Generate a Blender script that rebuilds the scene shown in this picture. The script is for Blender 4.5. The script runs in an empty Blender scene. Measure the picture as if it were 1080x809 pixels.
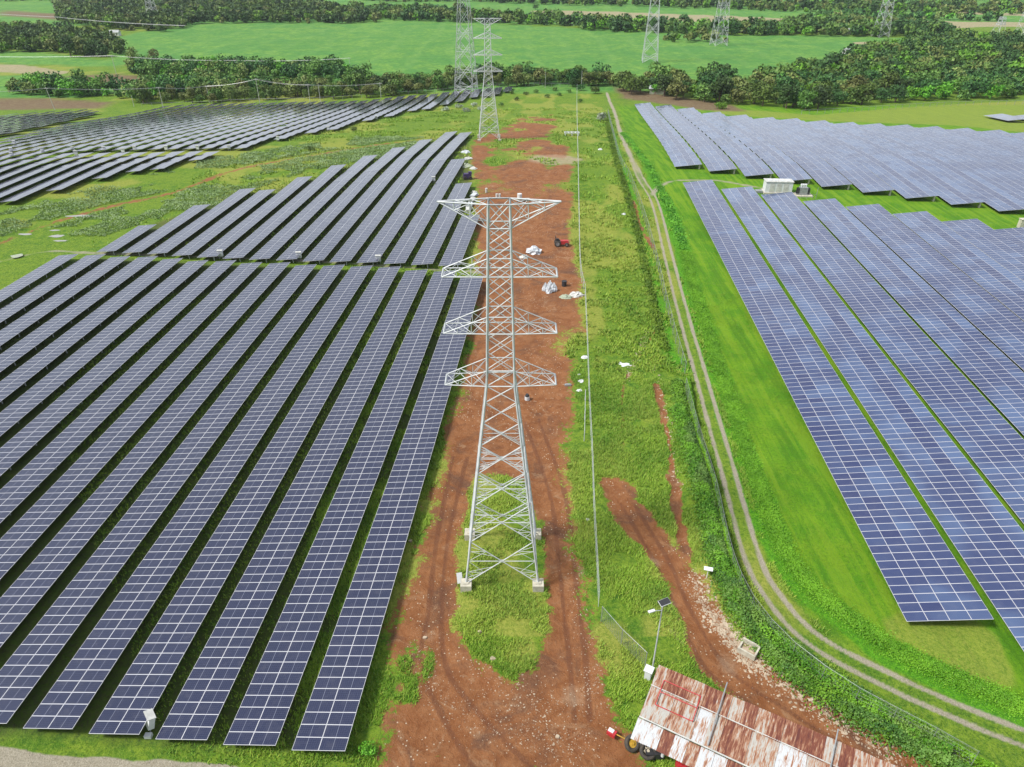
import bpy, math, random
import numpy as np
from mathutils import Vector, Matrix, noise

random.seed(7); rng = np.random.default_rng(7)
S = bpy.context.scene
COL = S.collection
R = math.radians

# ------------------------------------------------------------------ camera, sky, sun, exposure
F = 749.0; TH = R(31.6); CH = 50.0
cam_d = bpy.data.cameras.new("camera"); cam = bpy.data.objects.new("camera", cam_d); COL.objects.link(cam)
cam_d.sensor_width = 36.0; cam_d.lens = 36.0 * F / 1080.0; cam_d.clip_start = 0.5; cam_d.clip_end = 40000
cam.location = (0, 0, CH); cam.rotation_euler = (math.pi/2 - TH, 0, 0)
S.camera = cam

SUN_EL = R(50); SUN_AZ = R(250)       # azimuth clockwise from +Y
w = bpy.data.worlds.new("World"); S.world = w; w.use_nodes = True
wn = w.node_tree; wn.nodes.clear()
def WN(t, **k):
    n = wn.nodes.new(t)
    for a, b in k.items(): setattr(n, a, b)
    return n
sky = WN('ShaderNodeTexSky'); sky.sky_type = 'NISHITA'; sky.sun_disc = False
sky.sun_elevation = SUN_EL; sky.sun_rotation = SUN_AZ; sky.air_density = 1.0; sky.dust_density = 2.0
tc = WN('ShaderNodeTexCoord'); nz = WN('ShaderNodeTexNoise'); nz.inputs['Scale'].default_value = 2.2; nz.inputs['Detail'].default_value = 7
mp = WN('ShaderNodeMapping'); mp.inputs['Scale'].default_value = (1, 1, 2.6)
cr = WN('ShaderNodeValToRGB'); cr.color_ramp.elements[0].position = 0.30; cr.color_ramp.elements[1].position = 0.62
cr.color_ramp.elements[0].color = (.60, .60, .60, 1); cr.color_ramp.elements[1].color = (.95, .95, .95, 1)
cloud = WN('ShaderNodeRGB'); cloud.outputs[0].default_value = (10.6, 11.5, 12.6, 1)
mx = WN('ShaderNodeMix'); mx.data_type = 'RGBA'
bg = WN('ShaderNodeBackground'); bg.inputs['Strength'].default_value = 0.064
wo = WN('ShaderNodeOutputWorld')
L = wn.links.new
L(tc.outputs['Generated'], mp.inputs['Vector']); L(mp.outputs[0], nz.inputs['Vector']); L(nz.outputs[0], cr.inputs[0])
L(cr.outputs[0], mx.inputs['Factor']); L(sky.outputs[0], mx.inputs['A']); L(cloud.outputs[0], mx.inputs['B'])
L(mx.outputs['Result'], bg.inputs['Color']); L(bg.outputs[0], wo.inputs['Surface'])
sun_d = bpy.data.lights.new("sun", 'SUN'); sun_d.energy = 4.6; sun_d.angle = R(12); sun_d.color = (1, .96, .9)
sun = bpy.data.objects.new("sun", sun_d); COL.objects.link(sun)
sd = Vector((math.sin(SUN_AZ)*math.cos(SUN_EL), math.cos(SUN_AZ)*math.cos(SUN_EL), math.sin(SUN_EL)))
sun.rotation_euler = sd.to_track_quat('Z', 'Y').to_euler(); sun.location = (0, 0, 200)
vs = S.view_settings; vs.view_transform = 'Standard'; vs.look = 'None'; vs.gamma = 1; vs.use_curve_mapping = False
vs.exposure = 0.22

HAZE = 0.00006
# ------------------------------------------------------------------ terrain and pixel -> ground
def terr(x, y):
    x = np.asarray(x, float); y = np.asarray(y, float)
    r = np.clip((y-190)/170, 0, 1); s = r*r*(3-2*r); q = np.clip((-60-x)/90, 0, 1)
    return -12.5*(.6*r+.4*s) - 3*q*s
def un(px, py, dz=0.0):
    u = (px-540)/F; v = (404.5-py)/F
    d = (u, math.cos(TH)+v*math.sin(TH), -math.sin(TH)+v*math.cos(TH)); t = 5.0
    for k in range(400):
        g = CH+d[2]*t - float(terr(d[0]*t, d[1]*t)) - dz
        if g < 1e-4: break
        t += g/(abs(d[2])+.12)
    return np.array([d[0]*t, d[1]*t, CH+d[2]*t])
def unv(px, py, dz=0.0): return Vector(un(px, py, dz))
def gz(x, y): return float(terr(x, y))
def U2(pts, dz=0.0): return np.array([un(p[0], p[1], dz)[:2] for p in pts])

# ------------------------------------------------------------------ object helpers
def tag(o, label=None, cat=None, group=None, kind=None):
    if label: o['label'] = label
    if cat: o['category'] = cat
    if group: o['group'] = group
    if kind: o['kind'] = kind
    return o
def empty(name, loc, rz=0.0, label=None, cat=None, group=None):
    o = bpy.data.objects.new(name, None); COL.objects.link(o); o.location = loc; o.rotation_euler = (0, 0, rz)
    o.empty_display_size = .5
    return tag(o, label, cat, group)
def link(name, me, parent=None):
    o = bpy.data.objects.new(name, me); COL.objects.link(o)
    if parent is not None: o.parent = parent
    return o
def copy_tree(o, parent=None):
    c = o.copy(); COL.objects.link(c)
    if parent is not None: c.parent = parent
    for ch in list(o.children): copy_tree(ch, c)
    return c
def np_mesh(name, V, Fq, mat, uv=None, attrs=None, smooth=False):
    """V (n,3); Fq (m,k) all faces with k corners"""
    me = bpy.data.meshes.new(name); V = np.asarray(V, np.float32); Fq = np.asarray(Fq, np.int32)
    m, k = Fq.shape
    me.vertices.add(len(V)); me.vertices.foreach_set('co', V.ravel())
    me.loops.add(m*k); me.loops.foreach_set('vertex_index', Fq.ravel())
    me.polygons.add(m); me.polygons.foreach_set('loop_start', np.arange(0, m*k, k, dtype=np.int32))
    me.polygons.foreach_set('loop_total', np.full(m, k, np.int32))
    me.polygons.foreach_set('use_smooth', np.full(m, bool(smooth)))
    if uv is not None:
        l = me.uv_layers.new(name='UVMap'); l.data.foreach_set('uv', np.asarray(uv, np.float32).ravel())
    for an, (dom, arr) in (attrs or {}).items():
        a = me.attributes.new(an, 'FLOAT_COLOR', dom)
        arr = np.asarray(arr, np.float32)
        if arr.shape[1] == 3: arr = np.hstack([arr, np.ones((len(arr), 1), np.float32)])
        a.data.foreach_set('color', arr.ravel())
    me.update(calc_edges=True)
    if mat: me.materials.append(mat)
    return me
class MB:
    def __init__(s): s.v = []; s.f = []
    def box(s, c, d, M=None):
        n = len(s.v); c = Vector(c)
        for i in (-.5, .5):
            for j in (-.5, .5):
                for k in (-.5, .5):
                    p = Vector((i*d[0], j*d[1], k*d[2]))
                    if M is not None: p = M @ p
                    s.v.append(tuple(c+p))
        s.f += [tuple(n+q for q in t) for t in ((0,1,3,2),(4,6,7,5),(0,4,5,1),(2,3,7,6),(0,2,6,4),(1,5,7,3))]; return s
    def tube(s, a, b, r, n=4, r2=None):
        a = Vector(a); b = Vector(b); d = b-a
        if d.length < 1e-6: return s
        z = d.normalized(); u = z.orthogonal().normalized(); v = z.cross(u); m = len(s.v); r2 = r if r2 is None else r2
        for P, rr in ((a, r), (b, r2)):
            for i in range(n):
                t = 2*math.pi*i/n + math.pi/4; s.v.append(tuple(P+u*math.cos(t)*rr+v*math.sin(t)*rr))
        for i in range(n): j = (i+1) % n; s.f.append((m+i, m+j, m+n+j, m+n+i))
        s.f.append(tuple(m+i for i in reversed(range(n)))); s.f.append(tuple(m+n+i for i in range(n))); return s
    def poly(s, pts):
        n = len(s.v); s.v += [tuple(p) for p in pts]; s.f.append(tuple(range(n, n+len(pts)))); return s
    def prism(s, base, top):
        n = len(s.v); k = len(base); s.v += [tuple(p) for p in base]+[tuple(p) for p in top]
        for i in range(k): j = (i+1) % k; s.f.append((n+i, n+j, n+k+j, n+k+i))
        s.f.append(tuple(n+i for i in reversed(range(k)))); s.f.append(tuple(n+k+i for i in range(k))); return s
    def ring(s, c, R0, r, axis='z', n=20, m=8, M=None):
        k0 = len(s.v); c = Vector(c)
        for i in range(n):
            a = 2*math.pi*i/n
            for j in range(m):
                b = 2*math.pi*j/m; p = Vector(((R0+r*math.cos(b))*math.cos(a), (R0+r*math.cos(b))*math.sin(a), r*1.15*math.sin(b)))
                if M is not None: p = M @ p
                s.v.append(tuple(c+p))
        for i in range(n):
            for j in range(m):
                i2 = (i+1) % n; j2 = (j+1) % m
                s.f.append((k0+i*m+j, k0+i2*m+j, k0+i2*m+j2, k0+i*m+j2))
        return s
    def mesh(s, name, mat, smooth=False):
        me = bpy.data.meshes.new(name); me.from_pydata(s.v, [], s.f); me.update()
        me.polygons.foreach_set('use_smooth', [bool(smooth)]*len(me.polygons))
        if mat: me.materials.append(mat)
        return me
    def build(s, name, mat, parent=None, smooth=False): return link(name, s.mesh(name, mat, smooth), parent)

# ------------------------------------------------------------------ materials
class NT:
    def __init__(s, name):
        s.m = bpy.data.materials.new(name); s.m.use_nodes = True; s.t = s.m.node_tree; s.b = s.t.nodes['Principled BSDF']
    def n(s, t, ins=None, **k):
        nd = s.t.nodes.new(t)
        for a, b in k.items(): setattr(nd, a, b)
        for a, b in (ins or {}).items():
            if isinstance(b, bpy.types.NodeSocket): s.t.links.new(b, nd.inputs[a])
            else: nd.inputs[a].default_value = b
        return nd
    def math(s, op, a, b=None, c=None, clamp=False):
        nd = s.t.nodes.new('ShaderNodeMath'); nd.operation = op; nd.use_clamp = clamp
        for i, x in enumerate((a, b, c)):
            if x is None: continue
            if isinstance(x, bpy.types.NodeSocket): s.t.links.new(x, nd.inputs[i])
            else: nd.inputs[i].default_value = x
        return nd.outputs[0]
    def mix(s, f, a, b, bt='MIX'):
        nd = s.t.nodes.new('ShaderNodeMix'); nd.data_type = 'RGBA'; nd.blend_type = bt
        for k, x in (('Factor', f), ('A', a), ('B', b)):
            if isinstance(x, bpy.types.NodeSocket): s.t.links.new(x, nd.inputs[k])
            else: nd.inputs[k].default_value = x if k == 'Factor' else (*x, 1)
        return nd.outputs['Result']
    def noise(s, scale, detail=4, rough=.55, vec=None, dist=0):
        nd = s.t.nodes.new('ShaderNodeTexNoise'); nd.inputs['Scale'].default_value = scale
        nd.inputs['Detail'].default_value = detail; nd.inputs['Roughness'].default_value = rough; nd.inputs['Distortion'].default_value = dist
        if vec is not None: s.t.links.new(vec, nd.inputs['Vector'])
        return nd.outputs[0]
    def ramp(s, f, lo, hi):   # smoothstep
        nd = s.t.nodes.new('ShaderNodeMapRange'); nd.interpolation_type = 'SMOOTHSTEP'
        s.t.links.new(f, nd.inputs['Value']); nd.inputs['From Min'].default_value = lo; nd.inputs['From Max'].default_value = hi
        return nd.outputs[0]
    def set(s, **k):
        for a, b in k.items():
            a = a.replace('_', ' ')
            if isinstance(b, bpy.types.NodeSocket): s.t.links.new(b, s.b.inputs[a])
            else: s.b.inputs[a].default_value = (*b, 1) if isinstance(b, tuple) and len(b) == 3 else b
        return s
    def bump(s, h, strength=.3, dist=.1):
        nd = s.n('ShaderNodeBump', {'Height': h, 'Strength': strength, 'Distance': dist}); s.t.links.new(nd.outputs[0], s.b.inputs['Normal'])
    def pos(s): return s.n('ShaderNodeNewGeometry').outputs['Position']

def simple(name, c, rough=.6, metal=0.0, var=.25, scale=3.0, c2=None):
    t = NT(name); p = t.n('ShaderNodeTexCoord').outputs['Object']
    f = t.noise(scale, 6, .6, p); f = t.ramp(f, .35, .7)
    c2 = c2 or tuple(x*(1-var) for x in c)
    t.set(Base_Color=t.mix(f, c, c2), Roughness=rough, Metallic=metal); return t.m

M = {}
M['steel'] = simple('galvanised_steel', (.53, .555, .57), .5, .05, .28, 1.2)
M['steel_far'] = simple('far_tower_steel', (.50, .52, .54), .6, .2, .2, .2)
M['redsteel'] = simple('red_painted_steel', (.42, .10, .08), .6, 0, .2, .5)
M['concrete'] = simple('concrete', (.50, .47, .38), .85, 0, .3, 2.5)
M['white'] = simple('white_paint', (.62, .64, .65), .5, 0, .15, 1.2)
M['offwhite'] = simple('offwhite_sheet', (.54, .54, .51), .6, 0, .3, 2)
M['grey'] = simple('grey_metal', (.34, .36, .37), .5, .4, .3, 2)
M['dark'] = simple('dark_plastic', (.03, .03, .035), .6, 0, .3, 3)
M['tyre'] = simple('tyre_rubber', (.035, .033, .03), .85, 0, .4, 5, (.07, .055, .04))
M['yellow'] = simple('yellow_rim_paint', (.55, .33, .04), .5, 0, .4, 5)
M['cream'] = simple('cream_rim', (.55, .48, .36), .6, 0, .4, 5)
M['red'] = simple('red_paint', (.45, .03, .035), .45, 0, .3, 3)
M['purple'] = simple('dark_violet_paint', (.05, .03, .11), .5, 0, .4, 3)
M['plastic'] = simple('clouded_plastic_wrap', (.62, .66, .70), .3, 0, .4, 4)
M['tarp'] = simple('grey_green_tarp', (.34, .38, .28), .7, 0, .35, 3)
M['rock'] = simple('pale_rock', (.42, .35, .26), .9, 0, .5, 1.7, (.25, .17, .11))
M['trunk'] = simple('bark', (.14, .10, .07), .9, 0, .4, 3)
M['wood'] = simple('weathered_wood', (.30, .25, .19), .9, 0, .4, 4)
M['cable'] = simple('line_conductor', (.40, .41, .41), .4, .6, .1, 1)
M['soil_dark'] = simple('hut_roof', (.40, .42, .42), .7, 0, .4, .6)

# solar glass
def panel_mat(name, c1, c2, cs, mid):
    t = NT(name); uv = t.n('ShaderNodeUVMap').outputs[0]; s = t.n('ShaderNodeSeparateXYZ', {'Vector': uv})
    u, v = s.outputs[0], s.outputs[1]
    at = t.n('ShaderNodeAttribute', attribute_name='tint'); ar = t.n('ShaderNodeSeparateColor', {'Color': at.outputs['Color']})
    def edge(x, wd):   # distance to nearest integer < wd
        d = t.math('ABSOLUTE', t.math('SUBTRACT', t.math('FRACT', t.math('ADD', x, .5)), .5)); return t.math('LESS_THAN', d, wd)
    frame = t.math('MAXIMUM', edge(u, .013), edge(v, .027))
    cells = t.math('MAXIMUM', edge(t.math('MULTIPLY', u, 12.0), .035), edge(t.math('MULTIPLY', v, 6.0), .035))
    midl = t.math('LESS_THAN', t.math('ABSOLUTE', t.math('SUBTRACT', t.math('FRACT', u), .5)), mid)
    col = t.mix(ar.outputs[0], c1, c2)
    f2 = t.noise(.12, 3, .5, t.pos())
    col = t.mix(t.ramp(f2, .4, .65), col, tuple(a*.8+b*.2 for a, b in zip(c1, c2)))
    dust = t.noise(1.3, 5, .6, t.pos()); col = t.mix(t.math('MULTIPLY', t.ramp(dust, .45, .75), .05), col, (.30, .28, .26))
    col = t.mix(t.math('MULTIPLY', cells, .09), col, (.40, .42, .50))
    col = t.mix(t.math('MULTIPLY', midl, .30), col, (.40, .42, .50))
    col = t.mix(frame, col, (.55, .55, .58))
    rough = t.math('ADD', t.math('MULTIPLY', frame, .3), t.math('ADD', .12, t.math('MULTIPLY', ar.outputs[1], .10)))
    t.set(Base_Color=col, Roughness=rough, IOR=1.5, Specular_IOR_Level=.12, Coat_Weight=1.0, Coat_Roughness=.06, Coat_IOR=1.6, Sheen_Weight=.09, Sheen_Roughness=.35, Sheen_Tint=(.80, .78, .90))
    return t.m
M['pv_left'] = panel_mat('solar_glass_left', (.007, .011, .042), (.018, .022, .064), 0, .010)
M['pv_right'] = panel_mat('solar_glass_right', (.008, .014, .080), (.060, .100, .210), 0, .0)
M['pv_back'] = simple('panel_backsheet', (.16, .16, .17), .6, 0, .2, 1)

# leaves
def leaf_mat(name, c1, c2, c3):
    t = NT(name); at = t.n('ShaderNodeAttribute', attribute_name='tone'); sp = t.n('ShaderNodeSeparateColor', {'Color': at.outputs['Color']})
    oi = t.n('ShaderNodeObjectInfo').outputs['Random']
    c = t.mix(sp.outputs[0], c1, c2); c = t.mix(t.math('MULTIPLY', sp.outputs[1], .5), c, c3)
    hsv = t.n('ShaderNodeHueSaturation', {'Color': c, 'Hue': t.math('ADD', .475, t.math('MULTIPLY', oi, .045)), 'Value': t.math('ADD', .7, t.math('MULTIPLY', oi, .65))})
    t.set(Base_Color=hsv.outputs[0], Roughness=.6, Specular_IOR_Level=.25); return t.m
M['leaf_dark'] = leaf_mat('leaves_dark', (.020, .058, .014), (.052, .120, .024), (.13, .22, .05))
M['leaf_mid'] = leaf_mat('leaves_mid', (.045, .10, .018), (.115, .195, .032), (.24, .32, .08))
M['leaf_olive'] = leaf_mat('leaves_olive', (.080, .115, .026), (.165, .205, .050), (.34, .35, .13))
M['leaf_bright'] = leaf_mat('leaves_bright', (.055, .155, .010), (.125, .275, .018), (.22, .38, .04))
M['leaf_lime'] = leaf_mat('lush_grass', (.080, .20, .008), (.135, .295, .014), (.24, .40, .03))
M['leaf_white'] = leaf_mat('blossom_white', (.16, .22, .12), (.34, .37, .30), (.5, .5, .46))
M['grass'] = leaf_mat('grass_blades', (.08, .20, .012), (.19, .32, .026), (.42, .42, .09))
M['bluegrass'] = leaf_mat('coarse_bluish_grass', (.13, .26, .07), (.25, .40, .16), (.42, .54, .32))

# ------------------------------------------------------------------ ground masks (defined once, evaluated in world space)
def sd_poly(X, Y, P):
    d = np.full(X.shape, 1e18); ins = np.zeros(X.shape, bool); n = len(P)
    for i in range(n):
        x1, y1 = P[i]; x2, y2 = P[(i+1) % n]; ex, ey = x2-x1, y2-y1
        t = np.clip(((X-x1)*ex+(Y-y1)*ey)/(ex*ex+ey*ey+1e-9), 0, 1)
        d = np.minimum(d, (X-x1-t*ex)**2+(Y-y1-t*ey)**2)
        c = ((y1 > Y) != (y2 > Y)) & (X < (x2-x1)*(Y-y1)/((y2-y1) if abs(y2-y1) > 1e-9 else 1e-9)+x1); ins ^= c
    d = np.sqrt(d); return np.where(ins, d, -d)
def d_line(X, Y, P):
    d = np.full(X.shape, 1e18); sgn = np.zeros(X.shape)
    for i in range(len(P)-1):
        x1, y1 = P[i]; x2, y2 = P[i+1]; ex, ey = x2-x1, y2-y1
        t = np.clip(((X-x1)*ex+(Y-y1)*ey)/(ex*ex+ey*ey+1e-9), 0, 1)
        q = (X-x1-t*ex)**2+(Y-y1-t*ey)**2
        cr_ = (ex*(Y-y1)-ey*(X-x1)); sgn = np.where(q < d, np.sign(cr_), sgn); d = np.minimum(d, q)
    return np.sqrt(d), sgn
def smooth_line(P, n=6):
    P = np.array(P, float); out = []
    for i in range(len(P)-1):
        p0 = P[max(i-1, 0)]; p1 = P[i]; p2 = P[i+1]; p3 = P[min(i+2, len(P)-1)]
        for k in range(n):
            t = k/n; out.append(.5*((2*p1)+(-p0+p2)*t+(2*p0-5*p1+4*p2-p3)*t*t+(-p0+3*p1-3*p2+p3)*t**3))
    out.append(P[-1]); return np.array(out)
def soft(d, wd): return np.clip(.5+d/(2*wd), 0, 1)

PX = {}
PX['track'] = [(640,98),(648,118),(655,142),(672,180),(690,212),(705,270),(719,325),(741,402),(763,480),(780,543),(797,597),(815,628),(843,662),(882,690),(930,714),(980,738),(1080,778),(1200,820)]
PX['branch'] = [(688,205),(705,192),(750,190),(790,196),(830,204)]
PX['dirt_main'] = [(500,148),(545,125),(585,120),(598,150),(604,190),(604,250),(611,300),(610,360),(606,420),(601,470),(597,520),(606,580),(622,650),(634,700),(660,760),(700,830),(395,830),(388,790),(404,720),(422,660),(436,600),(450,540),(466,480),(484,420),(496,370),(503,300),(500,230),(497,180)]
PX['island'] = [(500,500),(552,505),(572,560),(578,610),(580,660),(568,705),(545,725),(515,715),(488,675),(478,620),(482,570),(490,530)]
PX['grassL'] = [(500,285),(520,320),(505,370),(495,400),(488,470),(470,560),(448,620),(430,690),(405,760),(360,800),(370,760),(440,480),(505,300)]
PX['dirt_right'] = [(648,512),(668,545),(705,590),(735,640),(752,685),(800,722),(860,765),(960,830)]
PX['gully'] = [(693,405),(700,440),(708,480),(713,530),(722,575),(733,620)]
PX['rut1'] = [(664,205),(680,260),(690,330),(690,350),(668,385),(657,410),(657,450),(661,505)]
PX['rut2'] = [(668,212),(676,240),(690,262)]
PX['leftpath'] = [(-60,275),(0,256),(60,234),(120,217),(180,204),(250,179),(330,164),(420,150),(500,143)]
PX['aislepath'] = [(-60,290),(0,276),(50,265),(100,267),(300,274),(400,280),(505,287)]
PX['gravel_road'] = [(-80,787),(0,789),(100,797),(190,803),(240,806),(290,825),(290,960),(-150,960)]
PX['lush'] = [(655,140),(672,162),(690,190),(712,240),(728,300),(742,350),(762,410),(784,480),(806,545),(838,605),(885,650),(955,697),(1080,752),(1200,800)]
PX['hedge'] = [(727,395),(738,455),(756,512),(768,570),(783,612),(806,650),(845,690),(900,728),(960,760),(1030,795),(1100,830)]
PX['hedge2'] = [(640,120),(652,165),(668,215),(680,260),(694,320),(708,370),(727,395)]
PX['bank'] = [(712,430),(730,490),(745,550),(762,610),(785,650),(830,692),(880,728),(940,765),(1000,800)]
PX['meadow'] = [(740,112),(860,121),(950,113),(1080,106),(1500,100),(1500,180),(1180,150),(1080,140),(1000,132),(870,128),(760,121)]
PX['bare1'] = [(648,92),(700,100),(770,110),(790,118),(740,116),(690,108),(655,104)]
PX['bare2'] = [(-60,104),(60,104),(118,108),(110,114),(0,116),(-60,118)]
PX['bare3'] = [(70,80),(110,78),(190,82),(180,88),(130,90),(95,86)]
PX['pale4'] = [(-60,66),(30,68),(75,76),(60,79),(0,76),(-60,72)]
PX['bare5'] = [(0,10),(80,15),(200,22),(180,26),(80,22),(0,16)]
PX['tan1'] = [(560,11),(640,12),(860,20),(880,23),(760,24),(640,18),(560,15)]
PX['tan2'] = [(860,20),(1080,24),(1300,26),(1300,30),(1080,28),(960,30),(860,24)]
PX['tan3'] = [(880,57),(930,58),(940,61),(880,62)]
PX['tan4'] = [(900,44),(1000,46),(1080,52),(1080,56),(1000,50),(900,47)]
PX['tan5'] = [(380,10),(520,15),(560,18),(520,18),(380,13)]
PX['tan6'] = [(1000,12),(1080,14),(1200,16),(1200,19),(1080,17),(1000,14)]
PX['cane1'] = [(105,42),(200,26),(330,23),(520,26),(700,33),(780,36),(900,38),(1000,42),(1010,50),(960,64),(900,72),(850,90),(640,98),(420,98),(330,90),(230,78),(120,66)]
PX['cane2'] = [(-80,50),(0,52),(60,56),(130,66),(125,70),(60,68),(-80,64)]
PX['cane3'] = [(-80,80),(0,80),(60,78),(120,92),(130,98),(80,104),(0,103),(-80,102)]
PX['wheelA'] = [(552,440),(580,520),(590,600),(600,690),(606,760)]
PX['wheelB'] = [(568,440),(596,520),(606,600),(617,690),(622,760)]
PX['wheelC'] = [(478,480),(462,560),(452,640),(444,700),(470,760),(500,809)]
PX['wheelD'] = [(493,480),(474,560),(466,640),(470,700),(500,745),(560,809)]
PX['wheelE'] = [(655,530),(690,590),(716,650),(750,710),(830,765),(900,800)]
PX['wheelF'] = [(668,530),(703,585),(730,645),(770,705),(845,757),(925,800)]
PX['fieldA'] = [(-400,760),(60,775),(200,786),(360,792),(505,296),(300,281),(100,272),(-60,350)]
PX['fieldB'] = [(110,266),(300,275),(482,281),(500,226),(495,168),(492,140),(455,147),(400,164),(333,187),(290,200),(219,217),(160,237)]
W = {k: smooth_line(U2(v, 1.3 if k == 'hedge' else .6 if k == 'bank' else 0)) if k[:5] == 'wheel' or k in ('track','branch','dirt_right','gully','rut1','rut2','leftpath','aislepath','lush','hedge','hedge2','bank') else U2(v) for k, v in PX.items()}

def fbm(X, Y, sc, seed=0, oct=3):
    out = np.zeros(X.shape); a = 1; tot = 0
    r = np.random.default_rng(seed)
    for o in range(oct):
        G = r.random((64, 64)); x = X/sc+r.random()*50; y = Y/sc+r.random()*50
        xi = np.floor(x).astype(int); yi = np.floor(y).astype(int); fx = x-xi; fy = y-yi
        fx = fx*fx*(3-2*fx); fy = fy*fy*(3-2*fy)
        g = lambda i, j: G[(xi+i) % 64, (yi+j) % 64]
        out += a*((g(0,0)*(1-fx)+g(1,0)*fx)*(1-fy)+(g(0,1)*(1-fx)+g(1,1)*fx)*fy); tot += a; a *= .5; sc /= 2.1
    return out/tot
def masks(X, Y):
    """all cover weights at world positions"""
    m = {}
    wob = (fbm(X, Y, 7, 1)-.5)*4; wob2 = (fbm(X, Y, 2.2, 2)-.5)*1.6
    dirt = soft(sd_poly(X, Y, W['dirt_main'])+wob*.8+wob2, 2.0)
    isl = soft(sd_poly(X, Y, W['island'])+wob*.4+wob2, 1.0); dirt = np.minimum(dirt, 1-isl)
    # grass returning over the old pad, north and between the tyre tracks
    patch = fbm(X, Y, 9, 5, 4)
    up = np.clip((Y-130)/60, 0, 1); dirt = dirt*np.clip(1.1-up*np.clip((patch-.34)*4, 0, 1)*.8, 0, 1)
    mid = np.clip((Y-60)/20, 0, 1)*np.clip((120-Y)/30, 0, 1)*np.clip((X-2)/6, 0, 1); dirt = dirt*(1-.62*mid*np.clip((patch-.34)*5, 0, 1))
    low = np.clip((48-Y)/8, 0, 1); dirt = dirt*(1-.75*low*np.clip((fbm(X, Y, 5, 9, 3)-.72)*7, 0, 1))
    d, _ = d_line(X, Y, W['dirt_right']); dirt = np.maximum(dirt, soft(1.75+.05*np.clip(46-Y, 0, 20)+wob*.25+wob2*.7-d, .9))
    d, _ = d_line(X, Y, W['gully']); dirt = np.maximum(dirt, soft(.42+wob2*.8-d, .45))
    d, _ = d_line(X, Y, W['rut1']); dirt = np.maximum(dirt, .65*soft(.15+wob2*.5-d, .35))
    d, _ = d_line(X, Y, W['rut2']); dirt = np.maximum(dirt, .8*soft(.6+wob2*.7-d, .5))
    d, _ = d_line(X, Y, W['leftpath']); dirt = np.maximum(dirt, .66*soft(1.1+wob*.5+wob2*.6-d, .8)*np.clip(1.2-np.clip(X+45, 0, 60)/60, 0, 1))
    for a, b, r_ in ((571,134,5.5), (566,150,4), (583,160,4), (553,176,6)):
        c = un(a, b); dirt = np.maximum(dirt, soft(r_-np.hypot(X-c[0], (Y-c[1])*.6)+wob, 1.5))
    m['dirt'] = dirt
    rt = np.zeros(X.shape)
    for k in ('wheelA', 'wheelB', 'wheelC', 'wheelD', 'wheelE', 'wheelF'):
        d, _ = d_line(X, Y, W[k]); rt = np.maximum(rt, soft(.22+wob2*.15-d, .2))
    m['wheel'] = rt
    dt, sg = d_line(X, Y, W['track'])
    near = np.clip((210-Y)/50, 0, 1)
    rut = .95*soft(.26+wob2*.10-np.abs(dt-.76), .36); worn = .5*soft(1.5+wob2*.4-dt, .5)
    farw = soft(.95-dt+wob2*.4, .8)*.72
    m['gravel'] = np.maximum(rut, worn*.6)*near+farw*(1-near)
    d, _ = d_line(X, Y, W['branch']); m['gravel'] = np.maximum(m['gravel'], .62*soft(1.1+wob2*.4-d, .8))
    d, _ = d_line(X, Y, W['aislepath']); m['gravel'] = np.maximum(m['gravel'], .55*soft(1.0+wob2*.6+wob*.3-d, .7))
    m['road'] = soft(sd_poly(X, Y, W['gravel_road'])+wob2*.5, .3)
    # lawn: mown grass right of the track and under the right arrays
    d, s = d_line(X, Y, W['track']); right = (s > 0) | (X > 60)
    m['lawn'] = np.where(right & (Y < 345), soft(d-1.8, .8), 0)*np.clip((345-Y)/10, 0, 1)
    d, _ = d_line(X, Y, W['lush']); wdt = 1.1+1.0*fbm(X, Y, 11, 12); m['lush'] = soft(wdt+wob2*.8-d, .8)*np.clip((210-Y)/40, .2, 1)
    d2, _ = d_line(X, Y, W['hedge2']); m['lush'] = np.maximum(m['lush'], .7*soft(1.5+wob2-d2, 1))
    m['dry'] = np.clip(soft(sd_poly(X, Y, W['meadow'])+wob, 3)+0, 0, 1)
    cen = (X > -12) & (X < 40) & (Y > 40) & (Y < 380)
    m['dry'] = np.maximum(m['dry'], np.where(cen & (m['lawn'] < .5), .75*np.clip((fbm(X, Y*.6, 8, 21, 4)-.40)*5, 0, 1), 0))
    m['dry'] = np.maximum(m['dry'], np.where((X < -12) & (Y > 130), .75*np.clip((fbm(X, Y, 16, 23, 4)-.45)*6, 0, 1), 0))
    for a, b, q in ((655,692,2.2),(640,668,1.4),(545,690,1.6),(520,640,1.2),(700,600,1.6),(612,560,1.5),(598,640,1.2),(1000,690,5)):
        c = un(a, b); m['dry'] = np.maximum(m['dry'], soft(q-np.hypot(X-c[0], Y-c[1])+wob2, .8))
    m['dry'] = m['dry']*(1-m['lush'])
    cane = np.zeros(X.shape)
    for k in ('cane1', 'cane2', 'cane3'): cane = np.maximum(cane, soft(sd_poly(X, Y, W[k])+wob, 1.5))
    cane = np.maximum(cane, soft(Y-760+(fbm(X, Y, 90, 31)-.5)*60, 6)); m['cane'] = cane
    bare = np.zeros(X.shape)
    for k in ('bare1', 'bare2', 'bare3', 'bare5'): bare = np.maximum(bare, soft(sd_poly(X, Y, W[k])+wob, 2))
    m['bare'] = bare
    tan = np.zeros(X.shape)
    for k in ('tan1', 'tan2', 'tan3', 'pale4', 'tan4', 'tan5', 'tan6'): tan = np.maximum(tan, soft(sd_poly(X, Y, W[k])+wob, 3))
    c = un(585, 168); tan = np.maximum(tan, .8*soft(7-np.hypot((X-c[0])*.8, (Y-c[1])*.9)+wob*1.5, 2))
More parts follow.
